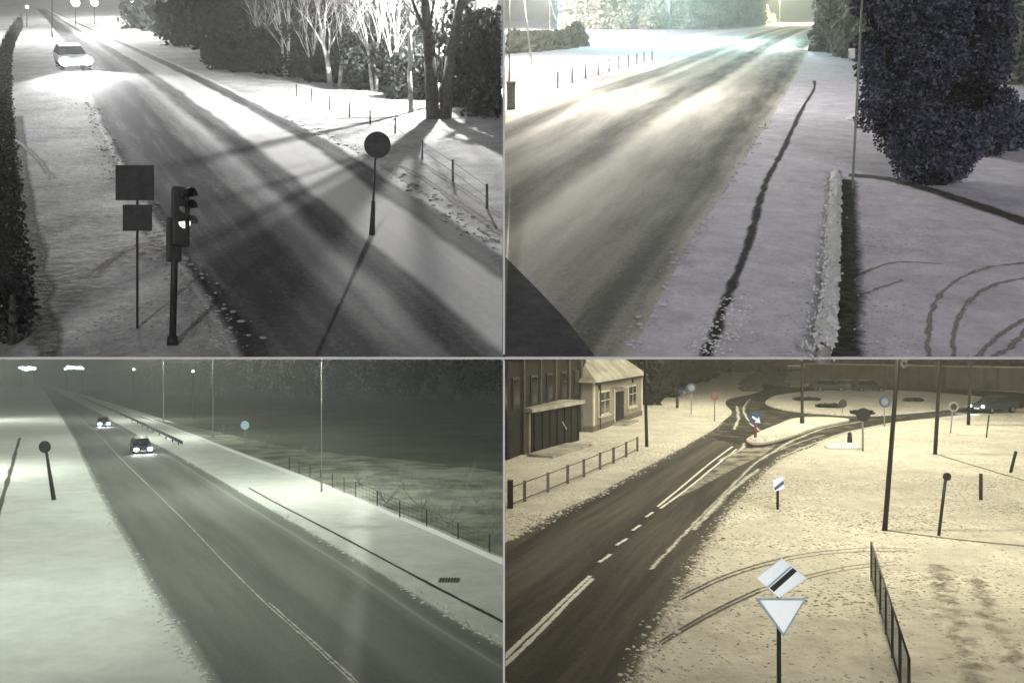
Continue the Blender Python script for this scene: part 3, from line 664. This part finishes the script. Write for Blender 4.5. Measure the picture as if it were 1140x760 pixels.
# ================================================================== CARS
def car(label, base, rz, paint, lights, tilt=0, group=None, spot=0, glow='lens_white', big=1):
    """faces -Y before rotation"""
    t = thing('car', label, 'car', base, group, rz); t.rotation_euler = (tilt, 0, rz)
    W = .86
    prof = [(-2.1,.35),(-2.12,.6),(-2.0,.78),(-1.0,.92),(2.0,.95),(2.12,.7),(2.1,.35)]
    bm_ = MB(); bm_.prism([Vector((-W, y, z)) for y, z in prof], (2*W, 0, 0)); b = bm_.build('body', paint, t, bevel=.06)
    lo = [(-1.05,.9),(-.45,1.38),(1.1,1.42),(1.85,.93)]
    g = MB(); vs = [(-W*.96 if z < 1 else -W*.76, y, z) for y, z in lo]+[(W*.96 if z < 1 else W*.76, y, z) for y, z in lo]
    g.add(vs, [(0,1,2,3),(7,6,5,4),(0,4,5,1),(1,5,6,2),(2,6,7,3),(3,7,4,0)]); g.build('windows', 'glass', t)
    MB().prism([(-W*.74,-.40,1.40),(W*.74,-.40,1.40),(W*.74,1.05,1.44),(-W*.74,1.05,1.44)], (0,0,.04)).build('roof', paint, t, bevel=.015)
    for x in (-.78, .78):
        for y in (-1.3, 1.3):
            wl_ = MB().tube((x-.1,y,.32),(x+.1,y,.32),.32,n=16).build('wheel','rubber',t); MB().tube((x-.105,y,.32),(x+.105,y,.32),.18,n=12).build('rim','grey_metal',wl_)
    for x in (-.62, .62):
        MB().ball((x,-2.12,.62),.15*big if lights else .11,10,7,(1,.4,.75)).build('headlight', glow if lights else 'sign_white', t, True)
        MB().box((x*1.1,2.12,.75),(.3,.05,.14)).build('tail_light','sign_red',t)
        if spot:
            l = bpy.data.lights.new('headlight_beam','SPOT'); l.energy = spot; l.spot_size = R(75); l.spot_blend = .8; l.shadow_soft_size = .1
            lo_ = bpy.data.objects.new('headlight_beam', l); COL.objects.link(lo_); lo_.parent = t; lo_.location = (x,-2.3,.65); lo_.rotation_euler = (R(82),0,R(180))
    MB().box((0,-2.13,.45),(.5,.02,.12)).build('number_plate','sign_white',t)
    return t
ca = G('TL', 82, 76)
car('approaching car with blazing headlights at the far end of the top left road', ca, R(31), 'sign_white', True, tilt=math.atan(405/F)*.87, spot=13000, big=2.3).rotation_euler.y = -.22  # white body and oversized lenses stand in for headlight glare
car('oncoming car with lit headlights, nearer one on the bottom left road', G('BL', 157, 503), R(30), 'carpaint', True, R(2.5), 'oncoming cars on the left road', 420, 'lens_cyan', 1.6)
car('oncoming car with lit headlights, farther one on the bottom left road', G('BL', 115, 474), R(30), 'carpaint', True, R(2.5), 'oncoming cars on the left road', 500, 'lens_cyan', 1.9)
car('car with lit headlights entering the roundabout at far right', G('BR', 1106, 459), R(-68), 'carpaint', True, 0, None, 500, 'lens_cyan')
for x, y, rz, pm, lab in ((944,437,80,'carpaint_grey','parked car behind the island, left of the pair'),(966,437.5,95,'carpaint','dark parked car behind the island, right of the pair'),(922,437,88,'carpaint','small dark car behind the island, left of the others')):
    car(lab, G('BR', x, y-1.5), R(rz), pm, False, group='cars behind the roundabout island')

# ================================================================== TOP RIGHT THINGS
t = thing('round_bush', 'huge dark rounded evergreen bush beside the footpath', 'bush', G('TR', 1040, 205))
rg = random.Random(11)
R3 = [(.9,0,3.6,1.9),(1.1,0,5,2.1),(-.2,.3,6.2,2.3),(0,0,.8,1.0),(0,0,1.5,1.5),(0,0,2.5,2.25),(0,0,3.5,2.55),(0,0,4.5,2.6),(0,0,5.6,2.5),(0,0,6.6,2.1)]
bl = []
for (x, y, z, rr) in R3:
    for k in range(16):
        a = rg.uniform(0, 2*math.pi); q = rr*rg.uniform(.45,.88)
        kk = rg.uniform(.28,.78); bl.append(((q*math.cos(a), q*math.sin(a), z+rg.uniform(-.4,.4)), (kk,kk,kk)))
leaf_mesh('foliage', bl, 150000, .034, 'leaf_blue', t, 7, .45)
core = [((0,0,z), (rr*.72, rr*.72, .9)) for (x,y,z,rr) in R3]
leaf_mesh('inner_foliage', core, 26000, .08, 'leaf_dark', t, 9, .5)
m = MB(); m.tube((0,0,-.2),(0,0,5),.16,.05)
for k in range(10): limbs(m, rg, (0,0,.3+.3*k), (rg.uniform(-1,1), rg.uniform(-1,1), .6), 1.6, .06, 1)
m.build('trunk','bark',t)
# white slim post before the bush
t = thing('marker_post', 'slim pale post standing at the end of the low wall before the bush', 'post', G('TR', 949, 210))
k_ = t.location.y/F
MB().tube((0,0,0),(.30,0,5.9),.04,.035).build('post','pale_pole',t,True)
MB().box((-.02,0,150*k_),(.16,.12,.3)).build('white_box','sign_white',t,bevel=.02)
# snow heap by the post
for (x, y, r, lab) in ((949,134,.32,'small snow heap at the left foot of the round bush'),(948,62,.5,'bright snow heap beside the far footpath')):
    m = MB(); rg = random.Random(x)
    for _ in range(14): q = r*rg.uniform(.35,.6); m.ball((rg.uniform(-.6,.6)*r, rg.uniform(-.6,.6)*r, q*.4), q, 9, 6, (1,1,.7))
    o = m.build('snow_heap','snow_fresh',None,True); o.location = G('TR', x, y); tag(o, lab, 'snow heap', 'snow heaps by the footpath')
pf = [(621,99,19),(637,93,17.5),(652,88,16),(666,84,15),(678,80,14),(689,77,13.5),(699.5,74.5,13),(709,72,12),(717,70,12),(726,68,11)]
t = thing('post_fence', 'row of dark fence posts in glaring snow across the top right road', 'fence', G('TR', 678, 80))
for x, y, hp in pf:
    b = loc(t, G('TR', x, y)); MB().tube(b+Vector((0,0,-.1)), b+Vector((0,0,px2m('TR', y, hp))), .05, n=6).build('post','dark_metal',t)
wm = MB()
for a, b in zip(pf, pf[1:]):
    wm.tube(loc(t, G('TR', a[0], a[1]))+Vector((0,0,px2m('TR',a[1],a[2])*.1)), loc(t, G('TR', b[0], b[1]))+Vector((0,0,px2m('TR',b[1],b[2])*.1)), .012, n=4)
wm.build('wire','dark_metal',t)
t = thing('gate_post', 'short dark gate post at the left rim of the bright field', 'post', G('TR', 569, 122))
MB().box((0,0,.7),(.45,.3,1.4)).build('post','kerb',t,bevel=.02); MB().box((0,0,1.43),(.5,.36,.06)).build('cap','snow_fresh',t,bevel=.01)
hedge_row('long dark clipped hedge beyond the glaring field on the left', 'TR', [(560,60),(600,57),(648,52)], 2.6, 2, 14000, .22, 'leaf_grey', 14, r=1.0)
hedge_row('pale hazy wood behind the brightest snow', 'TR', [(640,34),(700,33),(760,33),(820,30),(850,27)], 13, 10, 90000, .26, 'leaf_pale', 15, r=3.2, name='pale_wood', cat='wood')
hedge_row('dark wood behind the round bush up to the road end', 'TR', [(935,58),(990,70),(1060,80),(1150,95)], 8, 5, 60000, .18, 'leaf_grey', 16, r=1.8, name='dark_wood', cat='wood')
hedge_row('low shrubs to the right of the bush', 'TR', [(1110,178),(1130,168),(1160,160)], 1.6, 1.2, 6000, .07, 'leaf_blue', 17, r=.5)
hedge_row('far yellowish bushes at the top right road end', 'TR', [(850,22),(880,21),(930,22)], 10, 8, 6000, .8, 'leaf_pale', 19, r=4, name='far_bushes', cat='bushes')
bare_tree('bare tree in the glare above the clipped hedge', G('TR', 620, 44), 9, [(.3,0,5,.2)], 'bark_frost', 31, depth=3)

# ================================================================== BOTTOM LEFT THINGS
t = thing('round_sign', 'round sign on a leaning dark post standing in the left snow field', 'road sign', G('BL', 60, 556))
H = px2m('BL', 556, 59)
MB().tube((0,0,0),(-.5,0,H),.13,.07).build('post','sign_back',t,True)
MB().tube((-.5,-.1,H),(-.5,-.06,H),.36,n=22).build('sign_disc','sign_back',t)
# long low crash wall
t = thing('guard_rail', 'long dark guard rail on the snowy bank beside the oncoming cars', 'guard rail', G('BL', 150, 475))
pts = smooth_line([G('BL', *q) for q in [(84,440),(110,452),(140,466),(170,481),(203,498)]], 5); rm = MB(); pm_ = MB()
for i, (a, b) in enumerate(zip(pts, pts[1:])):
    a = loc(t, a); b = loc(t, b)
    rm.prism([a+Vector((0,0,.35)), a+Vector((.1,0,.45)), a+Vector((0,0,.55)), a+Vector((.1,0,.65)), a+Vector((0,0,.75)), a+Vector((-.05,0,.55))], b-a)
    pm_.box(a+Vector((.08,0,.3)), (.1,.1,.75))
rm.build('rail','sign_back',t); pm_.build('posts','dark_metal',t)
t = thing('mesh_fence', 'wire mesh fence with thin posts on the edge of the scrub', 'fence', G('BL', 360, 538))
fp = [(322,524,15),(333,529,16),(345,534,17),(357,540,18),(370,545,18),(383,551,19),(396,556,20),(420,566,20),(445,577,20),(475,589,22),(510,604,22),(545,619,24)]
for x, y, hp in fp:
    b = loc(t, G('BL', x, y)); MB().tube(b, b+Vector((0,0,px2m('BL', y, hp))), .03, n=6).build('post','sign_back',t)
wm = MB()
for a, b in zip(fp, fp[1:]):
    pa = loc(t, G('BL', a[0], a[1])); pb = loc(t, G('BL', b[0], b[1])); ha = px2m('BL',a[1],a[2]); hb = px2m('BL',b[1],b[2])
    for k in range(1, 6): wm.tube(pa+Vector((0,0,ha*k/5)), pb+Vector((0,0,hb*k/5)), .008, n=3)
    for k in range(6): c = pa.lerp(pb, k/6); wm.tube(c, c+Vector((0,0,ha)), .006, n=3)
wm.build('wire_mesh','sign_back',t)
t = thing('bank_kerb', 'snow covered kerb ridge along the scrub edge of the bank', 'kerb', G('BL', 330, 530))
pts = smooth_line([G('BL', *q) for q in [(96,440),(140,456),(210,483),(275,508),(330,529),(400,557),(480,590),(575,632)]], 8); m = MB()
rg = random.Random(2)
for a, b in zip(pts, pts[1:]):
    a = loc(t, a); b = loc(t, b); z0 = .16
    m.prism([a+Vector((-.3,0,-.05)), a+Vector((-.12,0,z0)), a+Vector((.12,0,z0)), a+Vector((.3,0,-.05))], (b-a)*1.01)
m.build('ridge','snow_fresh',t)
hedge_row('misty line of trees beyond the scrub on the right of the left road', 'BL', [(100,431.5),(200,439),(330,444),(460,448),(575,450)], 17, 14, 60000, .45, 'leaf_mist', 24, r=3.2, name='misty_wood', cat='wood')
hedge_row('far misty trees at the end of the left road', 'BL', [(-60,433),(0,432),(50,429.5),(110,432)], 14, 14, 9000, 1.5, 'leaf_grey', 25, r=6, name='far_wood', cat='wood')
for i, (x, y) in enumerate([(430,560),(470,566),(500,585),(530,560),(548,600),(450,545),(400,540),(520,540),(300,500),(250,484),(345,512),(490,550),(555,575)]):
    rg = random.Random(i+70); t = thing('twiggy_bush', ['frosted twiggy bush in the scrub nearest the partition','small frosted bush in the dark scrub beyond the mesh fence'][0 if i == 12 else 1], 'bush', G('BL', x, y), None if i == 12 else 'frosted bushes in the scrub')
    m = MB()
    for k in range(7): limbs(m, rg, (0,0,0), (rg.uniform(-1,1), rg.uniform(-1,1), .9), .8+.25*rg.random(), .022, 2, .7, 4)
    m.build('twigs','bark_frost',t)
t = thing('round_sign', 'small bluish round sign beyond the bank in the mist', 'road sign', G('BL', 273, 500))
H = px2m('BL', 500, 27); MB().tube((0,0,0),(0,0,H),.05).build('post','grey_metal',t,True); MB().tube((0,-.1,H),(0,-.06,H),.45,n=22).build('sign_disc','sign_rim',t)
t = thing('drain_grate', 'dark slotted drain grate in the snow right of the kerb line', 'drain', G('BL', 500, 646, .01))
MB().box((0,0,0),(.75,.55,.03)).build('frame','kerb',t)
m = MB(); [m.box((-.3+.1*i,0,.02),(.05,.48,.025)) for i in range(7)]; m.build('slats','dark_metal',t)
for x, y, yb_, w_, lab in ((30,409,436,3.8,'wide floodlight bank at the far left over the road'),(83,409,436,4.8,'wider floodlight bank at the left road end')):
    b = G('BL', x, yb_); k_ = b.y/F; t = thing('floodlight_bank', lab, 'floodlights', b, 'floodlight banks at the road end')
    H = (yb_-y-1)*k_
    for sx in (-w_*1.3, w_*1.3): MB().tube((sx,0,0),(sx,0,H),.2).build('mast','dark_metal',t)
    MB().box((0,0,H),(w_*3.2,.3,.4)).build('beam','dark_metal',t)
    rg = random.Random(int(x))
    for i in range(7): MB().ball((-w_*1.4+w_*2.8*i/6+rg.uniform(-.4,.4), -.4, H-rg.uniform(-1.2,.6)), rg.uniform(1.1,2.0), 10, 6, (1.2,.4,.8)).build('floodlight','flood',t,True)
for x, y, yb_, lab in ((149,411,446,'single far lamp above the oncoming cars'),(215,413,466,'single small far lamp right of the farther pole')):
    b = G('BL', x, yb_); k_ = b.y/F; t = thing('far_lamp', lab, 'lamp', b, 'single far lamps'); H = (yb_-y)*k_
    MB().tube((0,0,0),(0,0,H),.08).build('pole','sign_back',t); MB().ball((0,-.1,H),1.6*k_,8,6).build('globe','signal_lit',t,True)

# ================================================================== BOTTOM RIGHT THINGS
# priority sign with give way triangle on one post
Yp = 14.6; s_ = Yp/F; base = gz('BR', (868-570)*s_, Yp)
t = thing('give_way_sign', 'large white sign post with striped diamond above an inverted triangle, nearest the camera', 'road sign', base)
def bz(y): return (380-y)*s_-base.z
def bx(x): return (x-570)*s_-base.x
MB().tube((0,.04,0),(0,.04,bz(645)),.04,n=12).build('post','dark_metal',t,True)
dia = [(840,641),(870,620),(897,641.5),(864.5,662.5)]
d = MB().prism([(bx(x),-.03,bz(y)) for x, y in dia], (0,.035,0)).build('diamond_plate','reflective_white',t,bevel=.01)
MB().prism([(bx(x),-.036,bz(y)) for x, y in ((854,652),(881,630.5),(885.5,634),(858.5,656))], (0,.004,0)).build('black_stripe','black',d)
MB().prism([(bx(x),-.036,bz(y)) for x, y in ((851,650.5),(878.5,628.5),(880,629.7),(852.7,651.8))], (0,.004,0)).build('pale_stripe','sign_rim',d)
tri = MB().prism([(bx(x),-.025,bz(y)) for x, y in ((840,664),(897,664),(869,705))], (0,.03,0)).build('triangle_rim','sign_rim',t,bevel=.012)
MB().prism([(bx(x),-.032,bz(y)) for x, y in ((845,666.5),(893,666.5),(869,701))], (0,.006,0)).build('triangle_plate','reflective_white',tri)
for o_, yc in ((d, 641), (tri, 680)):                # both plates are tipped back a little on the post
    c_ = Vector((0,-.02,bz(yc))); a_ = R(-11); o_.rotation_euler.x = a_; o_.location = c_-Matrix.Rotation(a_, 3, 'X')@c_+Vector((0,-.07,0))
MB().box((0,.0,bz(655)),(.3,.02,.04)).build('bracket','grey_metal',t)
# small direction plate
base = G('BR', 866, 567); t = thing('direction_sign', 'small white sign with dark diagonal stripe on the snow verge', 'road sign', base); s_ = base.y/F
MB().tube((0,.03,0),(0,.03,bz(540)),.05,n=10).build('post','dark_metal',t,True)
q = MB().prism([(bx(x),-.03,bz(y)) for x, y in ((860,534),(871,529.5),(872.5,543),(861,546.5))], (0,.04,0)).build('plate','reflective_white',t,bevel=.008)
MB().prism([(bx(x),-.036,bz(y)) for x, y in ((861,542),(871.5,534),(872,538),(861.5,545.5))], (0,.005,0)).build('stripe','sign_blue',q)
c_ = Vector((0,-.02,bz(538))); q.rotation_euler.x = R(-9); q.location = c_-Matrix.Rotation(R(-9), 3, 'X')@c_+Vector((0,-.05,0))
# keep side sign
base = G('BR', 841, 491); t = thing('keep_side_sign', 'blue round arrow sign on the tip of the splitter island', 'road sign', base); s_ = base.y/F
MB().tube((0,0,0),(0,0,bz(470)),.09,n=10).build('post','sign_red',t,True)
q = MB().tube((0,-.08,bz(466)),(0,-.03,bz(466)),.42,n=26).build('sign_disc','sign_blue',t)
MB().prism([(bx(x),-.09,bz(y)) for x, y in ((837.5,462.5),(843,466),(844.5,463.5),(846,470.5),(839.5,470),(841.5,468.2),(836.5,464.5))], (0,.006,0)).build('arrow','sign_white',q)
MB().box((0,0,.12),(.6,.4,.24)).build('foot','snow_fresh',t,bevel=.03)
def pole_sign(label, x, yb_, yt, r, mat, pole='grey_metal', ring=None, name='round_sign', pr=.045, group=None, lean=0):
    b = G('BR', x, yb_); k = b.y/F; H = (yb_-yt)*k; t = thing(name, label, 'road sign' if 'sign' in name else 'post', b, group)
    MB().tube((0,0,0),(lean*k,0,H),pr,n=8).build('post',pole,t,True)
    if r:
        q = MB().tube((lean*k,-.09,H),(lean*k,-.05,H),r,n=22).build('sign_disc',mat,t)
        if ring: MB().tube((lean*k,-.1,H),(lean*k,-.091,H),r*.62,n=20).build('sign_face',ring,q)
    return t
pole_sign('round blue sign with pale centre on the left verge', 769.5, 461, 431.5, .42, 'sign_blue', ring='grey_metal')
pole_sign('small reddish sign on a thin post right of the round blue one', 795.5, 469, 440.5, .33, 'sign_red', ring='plinth', pr=.05)
pole_sign('dark round sign seen from behind on the field by the ring road', 960.5, 502, 461.5, .40, 'sign_back', pr=.06)
pole_sign('blue round sign on a thin post by the ring road', 984.5, 475, 447, .42, 'sign_blue', ring='grey_metal')
pole_sign('pale ring sign with dark centre at the right of the ring road', 1058, 482, 452.5, .36, 'kerb', ring='sign_back', lean=3)

pole_sign('bare thin post below the car with lit headlights', 1098, 487, 462, 0, None, name='marker_post', pole='sign_back', lean=3)
pole_sign('short grey post standing in the right field', 1092, 556, 527, 0, None, name='marker_post', pole='dark_metal', pr=.07)
pole_sign('tall leaning dark post with a small head right of the thick lamp post', 1045, 596, 530, .13, 'sign_back', name='meter_post', pole='dark_metal', lean=8, pr=.05)
pole_sign('leaning short post at the right edge of the field', 1125, 526, 502, 0, None, name='marker_post', pole='dark_metal', lean=6, pr=.07)
pole_sign('dark round sign on the island before the parked cars', 938, 461, 449, .35, 'sign_back', ring=None)
pole_sign('thin post at the far left verge near the north road', 817, 431, 411, .3, 'sign_back')
for x, y, r in ((946,494,.28),):
    t = thing('bollard', 'short dark bollard on the verge by the round sign', 'bollard', G('BR', x, y)); MB().tube((0,0,0),(0,0,.6),.16,.13,12).ball((0,0,.6),.14).build('body','dark_metal',t,True)
m = MB(); rg = random.Random(4)
for _ in range(12): m.ball((rg.uniform(-.9,.9), rg.uniform(-.5,.5), .05), rg.uniform(.25,.5), 9, 6, (1.2,1,.45))
o = m.build('snow_heap','snow_fresh',None,True); o.location = G('BR', 935, 498); tag(o, 'low heap of clean snow beside the dark bollard', 'snow heap')
for x, y, wd, lab in ((899,447,1.5,'wide dark shrub on the left of the roundabout island'),(923,455,1.2,'flat dark shrub on the near side of the island'),(1018,448,1.0,'small dark shrub on the right of the island'),(961,463,1.0,'dark rounded shrub at the near rim of the island behind the round sign')):
    t = thing('low_shrub', lab, 'shrub', G('BR', x, y, .14)); rg = random.Random(x)
    bl = [((rg.uniform(-1,1)*wd*.7, rg.uniform(-.5,.5), .15), (.45,.4,.16)) for _ in range(9)]
    leaf_mesh('foliage', bl, 1500, .07, 'leaf_dark', t, x, .4); mm_ = MB(); [mm_.tube((b[0][0],b[0][1],-.1),(b[0][0],b[0][1],.3),.03) for b in bl]; mm_.build('stems','bark',t)
# near railing on the right
t = thing('mesh_railing', 'dark mesh railing running toward the camera on the right field', 'railing', G('BR', 970, 646))
A = G('BR', 970, 646); B_ = G('BR', 1012, 800); n = 6; HR = 1.02
for i in range(n+1):
    p = loc(t, A.lerp(B_, i/n)); MB().tube(p, p+Vector((0,0,HR)), .026, n=8).build('post','dark_metal',t,True)
rm = MB(); wm = MB()
a = loc(t, A); b = loc(t, B_)
for z in (HR, .08): rm.tube(a+Vector((0,0,z)), b+Vector((0,0,z)), .02, n=8)
rm.build('rail','dark_metal',t,True)
for i in range(1, 60): c = a.lerp(b, i/60); wm.tube(c+Vector((0,0,.08)), c+Vector((0,0,HR)), .004, n=4)
wm.build('infill_bars','dark_metal',t)
# railing by the cottage
t = thing('roadside_railing', 'low post and rail fence along the pavement before the cottage', 'railing', G('BR', 649, 531))
rp = [(568,565),(584,558),(610,547.5),(632,538),(650,530.5),(668,522),(683,515.5),(697,508.5),(709.5,502)]
for i, (x, y) in enumerate(rp):
    p = loc(t, G('BR', x, y)); MB().box(p+Vector((0,0,.4)), (.12,.12,.85) if i else (.22,.3,1.3)).build('post','plinth' if i else 'dark_metal',t)
m = MB()
for a, b in zip(rp, rp[1:]):
    for z in (.76,.12): m.tube(loc(t, G('BR', *a))+Vector((0,0,z)), loc(t, G('BR', *b))+Vector((0,0,z)), .022, n=6)
m.build('rails','plinth',t,True)
# cottage -----------------------------------------------------------
A = G('BR', 659.5, 481); B_ = G('BR', 714.5, 462); ax = (B_-A); ax.z = 0; LEN = ax.length; ax.normalize()
cot = thing('cottage', 'pale single storey cottage with snowy hipped roof behind the railing', 'house', A, rz=math.atan2(ax.y, ax.x))
HW = 3.45; DP = 5.2       # local x along the front, local +y goes back (away from the road)
MB().prism([(0,0,.4),(LEN,0,.4),(LEN,DP,.4),(0,DP,.4)], (0,0,HW-.4)).build('wall','render_wall',cot)
MB().prism([(-.04,-.04,-.3),(LEN+.04,-.04,-.3),(LEN+.04,DP,-.3),(-.04,DP,-.3)], (0,0,.69)).build('base_course','plinth',cot)
rf = MB(); e = .45; z0 = HW+.003; rz_ = HW+2.7
vs = [(-e,-e,z0),(LEN+e,-e,z0),(LEN+e,DP+e,z0),(-e,DP+e,z0),(3.0,DP/2,rz_),(LEN-3,DP/2,rz_)]
rf.add(vs, [(0,1,5,4),(1,2,5),(2,3,4,5),(3,0,4),(3,2,1,0)]); roof = rf.build('roof','roof_snow',cot)
MB().box((LEN*.35,DP/2,rz_+.2),(.8,.6,1.4)).build('chimney','plinth',roof)
MB().box((LEN/2,-e,HW-.05),(LEN+2*e,.12,.14)).build('gutter','dark_metal',cot)
def lx(px):   # photo column on the front -> metres along it
    dx = (px-570)/F; # A + ax*s : (Ax+ax.x s)/(Ay+ax.y s) = dx
    return (dx*A.y-A.x)/(ax.x-dx*ax.y)
def window(x0, x1, za, zb):
    w_ = MB().box(((x0+x1)/2,-.03,(za+zb)/2),(x1-x0,.09,zb-za)).build('window','trim',cot,bevel=.01)
    MB().box(((x0+x1)/2,-.09,(za+zb)/2),(x1-x0-.24,.03,zb-za-.24)).build('pane','glass',w_)
    g = MB(); g.box(((x0+x1)/2,-.115,(za+zb)/2),(.05,.02,zb-za-.24)); g.box(((x0+x1)/2,-.118,za+(zb-za)*.6),(x1-x0-.24,.02,.05)); g.build('glazing_bar','trim',w_)
    MB().box(((x0+x1)/2,-.14,za-.06),(x1-x0+.2,.2,.09)).build('sill','trim',w_)
window(lx(666), lx(677.5), 1.0, 2.75); window(lx(699), lx(707), 1.0, 2.75)
dx0, dx1 = lx(683.5), lx(693.5)
dr = MB().box(((dx0+dx1)/2,-.03,1.45),(dx1-dx0,.1,2.5)).build('door','trim',cot,bevel=.01)
MB().box(((dx0+dx1)/2,-.10,1.35),(dx1-dx0-.3,.05,2.2)).build('door_leaf','stone_dark',dr)
MB().box((dx1-.35,-.14,1.25),(.12,.05,.05)).build('handle','grey_metal',dr)
MB().box(((dx0+dx1)/2,-.4,2.85),(dx1-dx0+.4,.8,.1)).build('door_hood','roof_snow',cot)
MB().box(((dx0+dx1)/2,-.6,.02),(dx1-dx0+1,1.1,.22)).build('step','roof_snow',cot)
for xx in (lx(667), lx(704)): MB().box((xx,-.03,3.12),(.35,.08,.4)).build('vent','stone_dark',cot)
for xx in (.2, LEN-.2): MB().box((xx,-.05,HW/2+.2),(.3,.09,HW-.45)).build('corner_trim','trim',cot)
MB().tube((LEN*.1,-.16,.1),(LEN*.1,-.16,HW),.05).build('downpipe','dark_metal',cot)
# big dark building behind
A2 = G('BR', 565, 512); B2 = G('BR', 652, 478)
ax2 = (B2-A2); ax2.z = 0; L2 = ax2.length; ax2.normalize()
bd = thing('dark_building', 'tall dark stone building at the left edge behind the porch', 'building', A2)
Hh = 5.6
def on(s_, d=0.): return Vector((ax2.x*s_+ax2.y*d, ax2.y*s_-ax2.x*d, 0))      # along the front, d metres out of it
plan = [on(0), on(L2), Vector((WALLK*70+.5-A2.x, 70-A2.y, 0))]
MB().prism([p+Vector((0,0,-.2)) for p in plan], (0,0,Hh)).build('wall','stone_dark',bd)
q2 = Matrix.Rotation(math.atan2(ax2.y, ax2.x), 3, 'Z')
for i in range(5):
    x0 = 1.2+i*(L2-2)/4.6
    w_ = MB().box(on(x0,.03)+Vector((0,0,3.5)), (1.1,.1,1.7), q2).build('window','sign_back',bd); MB().box(on(x0,.09)+Vector((0,0,3.5)), (.85,.03,1.45), q2).build('pane','glass',w_)
    c = on(x0+1.1,.12); MB().tube(c, c+Vector((0,0,Hh-.3)), .07).build('downpipe','plinth',bd)
MB().prism([p+Vector((0,0,Hh-.2)) for p in (on(.1,.4), on(L2+.3,.4), plan[2])], (0,0,.25)).build('roof','roof_snow',bd)
# porch
A3 = G('BR', 592, 505); B3 = G('BR', 645, 490); ax3 = B3-A3; ax3.z = 0; L3 = ax3.length
po = thing('porch', 'dark boxy porch with a flat snowy roof in front of the dark building', 'porch', A3, rz=math.atan2(ax3.y, ax3.x)-.0)
H3 = px2m('BR', 502, 47)
MB().prism([(0,0,-.1),(L3,0,-.1),(L3,1.1,-.1),(0,1.1,-.1)], (0,0,H3)).build('wall','stone_dark',po)
MB().prism([(-.55,-.3,H3-.08),(L3+.25,-.3,H3-.08),(L3+.25,1.2,H3-.08),(-.2,1.2,H3-.08)], (0,0,.22)).build('roof','roof_snow',po)
for i in range(7): MB().box((.3+i*(L3-.6)/6,-.04,H3/2),(.1,.06,H3-.3)).build('mullion','stone_dark',po)
MB().box((L3*.62,-.12,1.2),(.8,.04,.06), Matrix.Rotation(.7,3,'Y')).build('handrail','trim',po)
MB().box((-.12,.45,H3/2-.1),(.22,.8,H3-.1)).build('side_panel','render_wall',po)
MB().box((L3*.25,-1.0,.06),(L3*.8,1.6,.16)).build('step','roof_snow',po)
# brown boundary wall behind the roundabout
A4 = G('BR', 893, 427); B4 = G('BR', 1200, 437); t = thing('boundary_wall', 'long brown boundary wall with pale coping behind the roundabout', 'wall', A4)
a = Vector((0,0,0)); b = B4-A4; Hw = 2.9
MB().prism([a, a+Vector((0,.4,0)), b+Vector((0,.4,0)), b], (0,0,Hw)).build('wall_face','brown_wall',t)
MB().prism([a+Vector((0,-.1,Hw)), a+Vector((0,.6,Hw)), b+Vector((0,.6,Hw)), b+Vector((0,-.1,Hw))], (0,0,.18)).build('coping','roof_snow',t)
m = MB()
for i in range(22): c = a.lerp(b, (i+.5)/22); m.box(c+Vector((0,-.06,Hw/2)), (.45,.12,Hw))
m.build('piers','brown_wall',t)
A5 = G('BR', 862, 415); t = thing('direction_board', 'green and white direction board on two legs at the north road', 'road sign', G('BR', 886, 428)); k_ = t.location.y/F
for sx in (-1.0, 1.0): MB().tube((sx,0,0),(sx,0,22*k_),.09).build('leg','grey_metal',t)
q = MB().box((0,-.12,20*k_),(2.8,.08,5*k_)).build('board','leaf_grey',t); MB().box((0,-.17,21*k_),(2.3,.02,1.0*k_)).build('board_stripe','sign_white',q)
hedge_row('dark trees and parked shapes beyond the cottage on the left', 'BR', [(716,452),(738,440),(765,428),(800,418)], 4.5, 4, 14000, .25, 'leaf_dark', 51, r=1.3, name='dark_trees', cat='trees')
hedge_row('dark trees filling the gap between building and cottage', 'BR', [(590,470),(625,462),(655,455)], 7, 3, 9000, .25, 'leaf_dark', 52, r=1.4, name='dark_trees', cat='trees')
hedge_row('far dark trees behind the boundary wall', 'BR', [(800,414),(900,412),(1000,412),(1150,413)], 14, 8, 12000, .9, 'leaf_dark', 53, r=4, name='far_trees', cat='trees')
car('bluish parked car under the trees beyond the cottage', G('BR', 741, 441), R(70), 'sign_blue', False)

# ================================================================== HAZE
hz = MB().box((0, 690, 60), (3200, 1440, 440)).build('haze', 'kerb'); hz['kind'] = 'stuff'
m = bpy.data.materials.new('haze'); m.use_nodes = True; n = m.node_tree.nodes; n.clear()
v = n.new('ShaderNodeVolumePrincipled'); v.inputs['Color'].default_value = (.9,.92,.9,1); v.inputs['Density'].default_value = .0014; v.inputs['Anisotropy'].default_value = .2
oo = n.new('ShaderNodeOutputMaterial'); m.node_tree.links.new(v.outputs[0], oo.inputs['Volume']); hz.data.materials[0] = m
